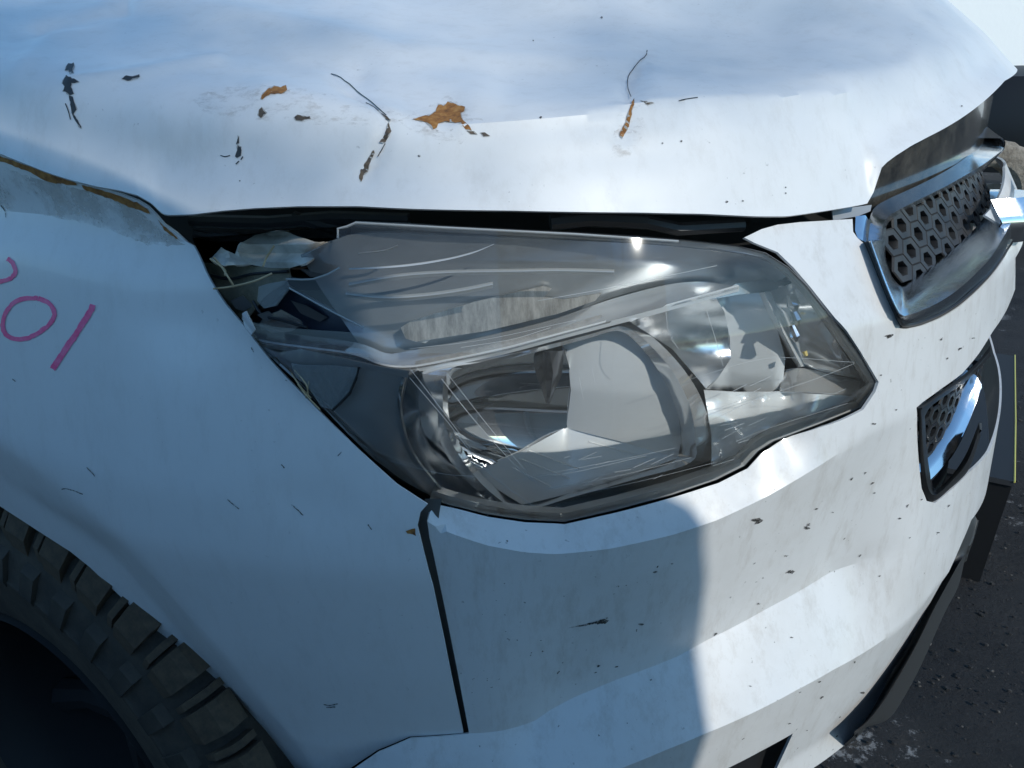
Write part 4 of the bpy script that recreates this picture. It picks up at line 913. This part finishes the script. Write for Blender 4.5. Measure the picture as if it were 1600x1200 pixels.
def block():
    parts = []
    # shoulder lug wrapping from tread on to the sidewall
    for (r0, r1, y0, y1, a0, a1) in [(0.405, 0.447, -0.130, -0.085, -0.062, 0.026), (0.405, 0.443, -0.128, -0.085, 0.040, 0.060)]:
        V = []
        for a in (a0, a1):
            for r_, y in ((0.384, y0+0.0065), (0.416, y0+0.003), (r1-0.006, y0+0.016), (r1, y0+0.026), (r1, y1), (0.42, y1)):
                V.append((r_*math.cos(a*(1 if r_ > 0.4 else 0.9)), y, r_*math.sin(a*(1 if r_ > 0.4 else 0.9))))
        n = 6; F = [tuple(range(n))[::-1], tuple(range(n, 2*n))]+[(j, (j+1) % n, n+(j+1) % n, n+j) for j in range(n)]
        parts.append((V, F))
    V, F = join(parts); me = bpy.data.meshes.new('tread_block'); me.from_pydata(V, [], F); me.update(); me.materials.append(M_TREAD); return me
bm_ = block()
for k in range(40):
    o = bpy.data.objects.new('tread_block', bm_); col.objects.link(o); o.parent = wheel
    o.location = Vector(WC); o.rotation_euler = (0, -(2*math.pi*k/40), 0)
def side_block():
    V = []
    for a in (-0.035, 0.030):
        for r_, y in ((0.335, -0.1395), (0.345, -0.1425), (0.376, -0.1365), (0.384, -0.126)): V.append((r_*math.cos(a), y, r_*math.sin(a)))
    n = 4; F = [tuple(range(n))[::-1], tuple(range(n, 2*n))]+[(j, (j+1) % n, n+(j+1) % n, n+j) for j in range(n)]
    me = bpy.data.meshes.new('sidewall_block'); me.from_pydata(V, [], F); me.update(); me.materials.append(M_RUBBER); return me
sb_ = side_block()
for k in range(40):
    o = bpy.data.objects.new('sidewall_block', sb_); col.objects.link(o); o.parent = wheel
    o.location = Vector(WC); o.rotation_euler = (0, -(2*math.pi*(k+0.42)/40), 0)
v_, f_ = lathe_y([(0.245, -0.105), (0.243, -0.126), (0.234, -0.116), (0.225, -0.06), (0.22, 0.06), (0.06, 0.05), (0.0, 0.05)], 72)
rim = mesh_obj('rim', v_, f_, mat('shade_dark_rim', (0.02, 0.02, 0.021), 0.7, 0.0), wheel)  # alloy coloured near-black for the shade inside the wheel
for k in range(6):
    a = 2*math.pi*k/6+0.3; c_, s_ = math.cos(a), math.sin(a)
    v_, f_ = tube([WC+np.array([c_*0.05, 0.0, s_*0.05]), WC+np.array([c_*0.15, 0.0, s_*0.15]), WC+np.array([c_*0.22, -0.01, s_*0.22])], [0.03, 0.022, 0.028], 8)
    mesh_obj('spoke', v_, f_, rim.data.materials[0], wheel)
# arch liner
V_, F_ = [], []
for k in range(41):
    a = math.pi*(-0.1+1.2*k/40)
    for y in (-0.80, -0.5): V_.append((WC[0]+0.50*math.cos(a), y, WC[2]+0.02+0.50*math.sin(a)))
for k in range(40): F_.append((2*k, 2*k+1, 2*k+3, 2*k+2))
n_ = len(V_); V_ += [(WC[0]-0.7, -0.5, GROUND_Z+0.1), (WC[0]+0.6, -0.5, GROUND_Z+0.1), (WC[0]+0.6, -0.5, 1.0), (WC[0]-0.7, -0.5, 1.0)]; F_.append((n_, n_+1, n_+2, n_+3))
mesh_obj('arch_liner', V_, F_, M_DEEP, TRUCK, thick=0.003)

# ------------------------------------------------------------------ straw caught in the broken lamp
for pth, lab in [([(334, 402), (345, 415), (356, 432), (366, 448)], 'short dry straw stalk slanting down beside the fender edge'),
                 ([(333, 451), (360, 448), (395, 440), (425, 427)], 'long dry straw stalk lying across the broken headlight corner'),
                 ([(411, 416), (416, 403), (428, 384)], 'thin dry straw stalk leaning on the torn grey plastic'),
                 ([(328, 404), (350, 420), (352, 430)], 'bent dry straw stalk nearest the torn fender corner')]:
    v_, f_ = tube(smooth_curve([D(x, y, 0.006+0.006*(i % 2)) for i, (x, y) in enumerate(pth)], 12), 0.0009, 5)
    o = mesh_obj('straw_stalk', v_, f_, M_STRAW); tag(o, lab, 'straw', 'straw caught in the headlight')
v_, f_ = join([tube(smooth_curve([D(x, y, d_) for x, y, d_ in q], 8), 0.0006, 4) for q in [[(455, 583, 0), (470, 605, -.002), (486, 622, 0)], [(460, 578, 0), (478, 600, -.003), (482, 618, 0)], [(465, 600, 0), (476, 615, -.002), (500, 640, 0)], [(483, 595, 0), (480, 612, -.002), (478, 622, 0)]]])
o = mesh_obj('grass_wisps', v_, f_, M_STRAW); tag(o, 'wisps of dry grass wedged between fender and headlight', 'grass', kind='stuff')

# ------------------------------------------------------------------ black box beyond the bumper
def gpt(px, py, z):
    d = ray(px, py); t = (z-CAM[2])/d[2]; return CAM+d*t
bz = GROUND_Z+0.33
bxe = empty('black_box', Vector(gpt(1530, 887, GROUND_Z)))
tag(bxe, 'black metal box with a yellow edge standing beyond the bumper', 'box')
c0 = gpt(1583, 752, bz); c1 = gpt(1584, 556, bz); c2 = gpt(1500, 735, bz); dirn = (c1-c0); side = c2-c0
side = side/np.linalg.norm(side)*0.55; c2 = c0+side; c3 = c1+side
M_BOX = mat('black_painted_steel', (0.014, 0.015, 0.017), 0.55); bump(M_BOX, noise(M_BOX, 20, 6), 0.1, 0.003)
base = [p_*[1, 1, 0]+[0, 0, GROUND_Z] for p_ in (c0, c1, c3, c2)]; top = [c0, c1, c3, c2]
ctr = sum(top)/4
base = [p_+(ctr*[1, 1, 0]+[0, 0, GROUND_Z]-p_)*0.06 for p_ in base]
V_ = np.array(base+[p_-[0, 0, 0.012] for p_ in top]); F_ = orient(V_, [(0, 1, 5, 4), (1, 2, 6, 5), (2, 3, 7, 6), (3, 0, 4, 7), (0, 1, 2, 3)], lambda p: p-ctr)
mesh_obj('box_side', V_, F_, M_BOX, bxe, smooth=False)
lid_o = [p_+(p_-ctr)*0.012 for p_ in top]
V_ = np.array([p_-[0, 0, 0.012] for p_ in lid_o]+[p_+(ctr-p_)*0.01 for p_ in lid_o]); F_ = [(0, 1, 5, 4), (1, 2, 6, 5), (2, 3, 7, 6), (3, 0, 4, 7), (4, 5, 6, 7), (3, 2, 1, 0)]
mesh_obj('lid', V_, orient(V_, F_, lambda p: p-ctr+np.array([0, 0, .1])), M_BOX, bxe, smooth=False)
v_, f_ = tube([lid_o[0]+np.array([0, 0, 0.001]), (lid_o[0]*0.6+lid_o[1]*0.4)+np.array([0.002, 0, 0.001]), lid_o[1]+np.array([0, 0, 0.001])], 0.0022, 6)
mesh_obj('yellow_edge', v_, f_, mat('yellow_edge_paint', (0.62, 0.55, 0.12), 0.5), bxe)

# ------------------------------------------------------------------ dark vehicle with a muddy tyre beyond, added white backdrop behind
def far_vehicle():
    d0 = 6.3
    def at(px, py, t): return CAM+ray(px, py)*t
    c = at(1572, 290, d0); z0 = GROUND_Z
    root = empty('parked_vehicle', Vector((c[0], c[1]+0.3, z0)))
    tag(root, 'black vehicle glimpsed behind the grille at the right edge', 'vehicle')
    # body: a sloped-nose block built from a side profile, extruded along X
    prof = [(-0.1, 0.35), (-0.12, 0.6), (-0.1, 0.88), (0.0, 1.02), (0.25, 1.05), (1.4, 1.05), (1.5, 0.9), (1.52, 0.4)]
    yb = c[1]-0.15; top_t = at(1585, 106, d0+0.25)[2]; sc = (top_t-z0)/1.05
    V = []
    for x in (c[0]-0.75, c[0]-0.65, c[0]+0.95, c[0]+1.05):
        ins = 0.05 if x in (c[0]-0.75, c[0]+1.05) else 0
        for y, z in prof: V.append((x, yb+y+ins*(1 if y < 0.8 else -1), z0+z*sc*(1 if ins == 0 else 0.985)))
    n = len(prof); F = [tuple(range(n)), tuple(range(3*n, 4*n))[::-1]]
    for i in range(3):
        for j in range(n): k = (j+1) % n; F.append((i*n+j, (i+1)*n+j, (i+1)*n+k, i*n+k))
    mesh_obj('body', V, F, mat('black_car_paint', (0.01, 0.01, 0.011), 0.5), root, angle=30)
    wc = np.array([at(1540, 300, d0)[0], yb-0.12, 0.0]); rr = 0.36
    # muddy tyre leaning in front of it
    t = empty('muddy_tyre', Vector((wc[0], wc[1], z0)))
    return at
AT = far_vehicle()
bpy.data.objects.remove(bpy.data.objects['muddy_tyre'])
def muddy_tyre():
    M = mat('dry_mud', (0.30, 0.25, 0.20), 0.9)
    setc(M, ramp(M, noise(M, 14, 8, 0.7), [(0.32, (0.12, 0.095, 0.075)), (0.5, (0.27, 0.23, 0.185)), (0.75, (0.38, 0.33, 0.28))])); bump(M, noise(M, 25, 8), 0.8, 0.02)
    R0 = 0.37; c = CAM+ray(1530, 300)*5.2; c = np.array([c[0], c[1], GROUND_Z+R0-0.01])
    ax = np.array([-FW[0], -FW[1], 0]); ax /= np.linalg.norm(ax); rt = np.array([RT[0], RT[1], 0]); rt /= np.linalg.norm(rt)
    prof = [(0.55, 0.06), (0.62, 0.09), (0.8, 0.11), (0.93, 0.10), (1.0, 0.07), (1.0, -0.07), (0.93, -0.10), (0.62, -0.09), (0.55, -0.06), (0.55, 0.06)]
    V, F = [], []; n = len(prof); seg = 56
    for k in range(seg):
        a = 2*math.pi*k/seg
        for r_, y in prof:
            q = R0*r_*(1+(0.012*((k % 2)*2-1) if r_ > 0.95 else 0)); V.append(c+rt*q*math.cos(a)+np.array([0, 0, 1])*q*math.sin(a)+ax*y)
    for k in range(seg):
        for j in range(n-1): F.append((k*n+j, k*n+j+1, ((k+1) % seg)*n+j+1, ((k+1) % seg)*n+j))
    o = mesh_obj('muddy_tyre', V, F, M, angle=30); tag(o, 'mud covered tyre standing behind the grille at the right edge', 'tyre')
muddy_tyre()
wl = empty('white_backdrop', Vector((2.0, 14.0, GROUND_Z))); tag(wl, 'added white backdrop standing in for the bright sky, top right corner', 'wall')  # backdrop added and turned to the sun so the corner comes out white
Mw = mat('backdrop_white', (0.88, 0.88, 0.87), 0.9); bump(Mw, noise(Mw, 12, 6), 0.3, 0.01)
wrot = np.array(Matrix.Rotation(R(42), 3, 'Z'))
v_, f_ = box(np.array([2.0, 14.0, GROUND_Z+1.7]), np.array([9.0, 0.1, 1.7]), wrot); mesh_obj('backdrop_face', v_, f_, Mw, wl, smooth=False)
v_, f_ = box(np.array([2.0, 14.0, GROUND_Z+3.44]), np.array([9.05, 0.14, 0.04]), wrot); mesh_obj('backdrop_top', v_, f_, Mw, wl, smooth=False)

# ------------------------------------------------------------------ added shadow sheet and sky-blocking screen, and a tree, outside the frame (sheet and tree throw the shade over the fender, lamp and hood)
def shadow_sheet():  # added shadow caster, outline traced back along the sun from the wanted shadow edge
    b0 = pt(1098, 900, bo); k0 = np.array([b0[0], b0[1]])+SUN_AZ*1.5; dr = np.array([-0.6, -0.8])
    A2 = np.array([[dr[0], -SUN[0]], [dr[1], -SUN[1]]])
    def onto(p):
        u, t = np.linalg.solve(A2, np.array(p[:2])-k0); return (u, p[2]+SUN[2]*t)
    pr = [onto(pt(x, y, bo)) for x, y in [(1104, 1150), (1092, 1000), (1104, 900), (1100, 840), (1078, 788)]]
    pr += [onto(D(x, y, 0.02)) for x, y in [(1000, 765), (880, 745), (760, 715), (690, 680), (645, 630), (625, 570), (615, 500), (590, 440), (520, 385)]]
    pr += [onto(pt(x, y, dep(-0.01))) for x, y in [(440, 350), (300, 345)]]+[onto(pt(x, y, fo)) for x, y in [(250, 330), (150, 285), (0, 238), (-150, 170)]]
    u1 = max(a for a, b in pr)+0.5; h1 = pr[-1][1]
    poly = [(pr[0][0]-0.01, GROUND_Z+0.02)]+pr+[(u1, h1+0.1), (u1, GROUND_Z+0.02)]
    root = empty('added_shadow_sheet', Vector((k0[0], k0[1], GROUND_Z))); tag(root, 'added grey shadow-casting sheet standing outside the picture, shading the fender', 'sheet')
    Mf = mat('shadow_sheet_grey', (0.35, 0.36, 0.37), 0.5, 0.6); nn = np.array([-dr[1], dr[0]])
    v2, F = cdt(poly, 0.08); V = [np.append(k0+dr*a+nn*0.006*math.sin(a*9), b) for a, b in v2]
    mesh_obj('sheet', V, F, Mf, root, thick=0.002)
    for d in (0.35, u1-0.15):
        H = np.interp(d, [a for a, b in pr], [b for a, b in pr])-0.12; q = k0+dr*d-nn*0.05
        v_, f_ = box(np.array([q[0], q[1], (GROUND_Z+H)/2]), np.array([0.02, 0.02, (H-GROUND_Z)/2])); mesh_obj('post', v_, f_, Mf, root, smooth=False)
shadow_sheet()
def added_sky_screen():  # added out of view to darken the fender by blocking low sky light
    Mf = mat('dark_sky_screen', (0.055, 0.05, 0.045), 0.8); root = empty('added_sky_screen', Vector((0.0, -3.4, GROUND_Z)))
    tag(root, 'added dark board fence running behind the camera, outside the picture', 'screen')
    me = None; v_, f_ = box(np.zeros(3), np.array([0.07, 0.012, 0.75]))
    me = bpy.data.meshes.new('board'); me.from_pydata([tuple(map(float, q)) for q in v_], [], f_); me.update(); me.materials.append(Mf)
    for k in range(56):
        o = bpy.data.objects.new('board', me); col.objects.link(o); o.parent = root; o.location = (-5.2+k*0.15, random.uniform(-.006, .006), 0.77+random.uniform(-.02, .02))
    for z in (0.4, 1.2):
        v_, f_ = box(np.array([-1.0, -3.45, GROUND_Z+z]), np.array([4.3, 0.025, 0.04])); mesh_obj('rail', v_, f_, Mf, root, smooth=False)
added_sky_screen()
def shade_tree():
    """a leafy tree some metres off towards the sun; its outer boughs dapple the hood"""
    dist = 12.0; e1 = np.array([-SUN_AZ[1], SUN_AZ[0], 0.0]); e2 = np.cross(SUN, e1); e2 = e2 if e2[2] > 0 else -e2
    LE = []
    def dens(x, y):
        d = 0.0
        for cx, cy, sx, sy, a in BLOBS: d += a*math.exp(-((x-cx)/sx)**2-((y-cy)/sy)**2)
        return d
    gx = np.arange(-120, 1500, 9.0); gy = np.arange(-90, 345, 9.0)
    for x in gx:
        for y in gy:
            p = bvh_pt(HOOD_BVH, x, y)
            if p is None: continue
            pa = bvh_pt(HOOD_BVH, x+4.5, y); pb = bvh_pt(HOOD_BVH, x, y+4.5)
            if pa is None or pb is None: continue
            area = 4*np.linalg.norm(np.cross(pa-p, pb-p)@SUN)          # m2 seen from the sun
            n = rng.poisson(dens(x, y)*area/LEAF_A)
            for _ in range(n): LE.append(p+SUN*(dist+rng.uniform(-0.9, 0.9))+e1*rng.normal(0, 0.01)+e2*rng.normal(0, 0.01))
    base = np.mean(LE, axis=0)
    # the rest of the crown, higher up and away from the light that reaches the truck
    for _ in range(2600):
        q = rng.normal(0, 1, 3); q /= np.linalg.norm(q); r_ = rng.uniform(0.5, 1.0)**0.5
        LE.append(base+e2*2.6+e1*-0.9+SUN*0.5+q*r_*np.array([1.9, 1.9, 1.5]))
    LE = [p for i, p in enumerate(LE) if i < len(LE)-2600 or (p-base)@e2 > 0.75]
    root_xy = base+e1*-1.2+SUN*0.3; tr = empty('shade_tree', Vector((root_xy[0], root_xy[1], GROUND_Z)))
    tag(tr, 'leafy tree standing outside the picture, dappling the hood with shade', 'tree')
    V, F = [], []
    for p in LE:
        a = rng.normal(0, 1, 3); a /= np.linalg.norm(a); b = np.cross(a, rng.normal(0, 1, 3)); b /= np.linalg.norm(b); L = LEAF*rng.uniform(0.7, 1.3); k = len(V)
        V += [p-a*L, p-b*L*0.45, p+a*L, p+b*L*0.45]; F.append((k, k+1, k+2, k+3))
    o = mesh_obj('crown', V, F, mat('green_leaf', (0.06, 0.10, 0.03), 0.6), tr, smooth=False)
    Mb = mat('grey_bark', (0.12, 0.10, 0.08), 0.9); top = base+e2*2.4+e1*-0.9
    trunk = [np.array([root_xy[0], root_xy[1], GROUND_Z]), np.array([root_xy[0]+0.05, root_xy[1], 1.8]), top*[1, 1, 0]*0.3+root_xy*[1, 1, 0]*0.7+[0, 0, 3.6], top]
    v_, f_ = tube(smooth_curve(trunk, 16), np.linspace(0.16, 0.04, 16), 10); mesh_obj('trunk', v_, f_, Mb, tr)
    for q in (e1*0.9+e2*-1.6, e1*-1.4+e2*0.5, SUN*1.3+e2*0.4, SUN*-1.2+e2*0.6):
        v_, f_ = tube(smooth_curve([trunk[2], (trunk[2]+top+q)/2+[0, 0, 0.2], top+q], 10), np.linspace(0.07, 0.012, 10), 8); mesh_obj('limb', v_, f_, Mb, tr)
LEAF = 0.026; LEAF_A = 0.9*LEAF*LEAF*0.5
BLOBS = [(-60, 150, 280, 300, 3.0), (440, 300, 250, 70, 2.6), (1180, 60, 230, 75, 0.9), (1020, 120, 110, 45, 0.5), (250, 60, 200, 70, 0.5), (480, 70, 120, 40, 0.4), (1420, 50, 60, 60, 0.5)]
shade_tree()

# ------------------------------------------------------------------ grit on the ground
def grit():
    V, F = [], []
    for k in range(9000):
        x, y = rng.uniform(-0.2, 1.9), rng.uniform(-0.9, 2.6); r_ = min(0.008, 0.0012+rng.exponential(0.0016)); b = len(V); a0 = rng.uniform(0, 6.28); sq = rng.uniform(0.55, 1.0)
        for rr, h in ((1.0, -0.001), (0.75, 0.55)):
            for j in range(5):
                a = a0+j*1.2566+rng.uniform(-.2, .2); q = r_*rr*rng.uniform(0.75, 1.15); V.append((x+q*math.cos(a), y+q*sq*math.sin(a), GROUND_Z+0.004+h*r_))
        for j in range(5): F.append((b+j, b+(j+1) % 5, b+5+(j+1) % 5, b+5+j))
        F.append(tuple(b+5+j for j in range(5)))
    M = mat('dark_grit', (0.05, 0.05, 0.052), 0.85); setc(M, ramp(M, noise(M, 40, 2), [(0.42, (0.018, 0.018, 0.02)), (0.60, (0.05, 0.046, 0.042)), (0.74, (0.20, 0.18, 0.16))]))
    o = mesh_obj('gravel', V, F, M, smooth=False); tag(o, 'loose dark grit scattered over the asphalt', 'gravel', kind='stuff')
grit()
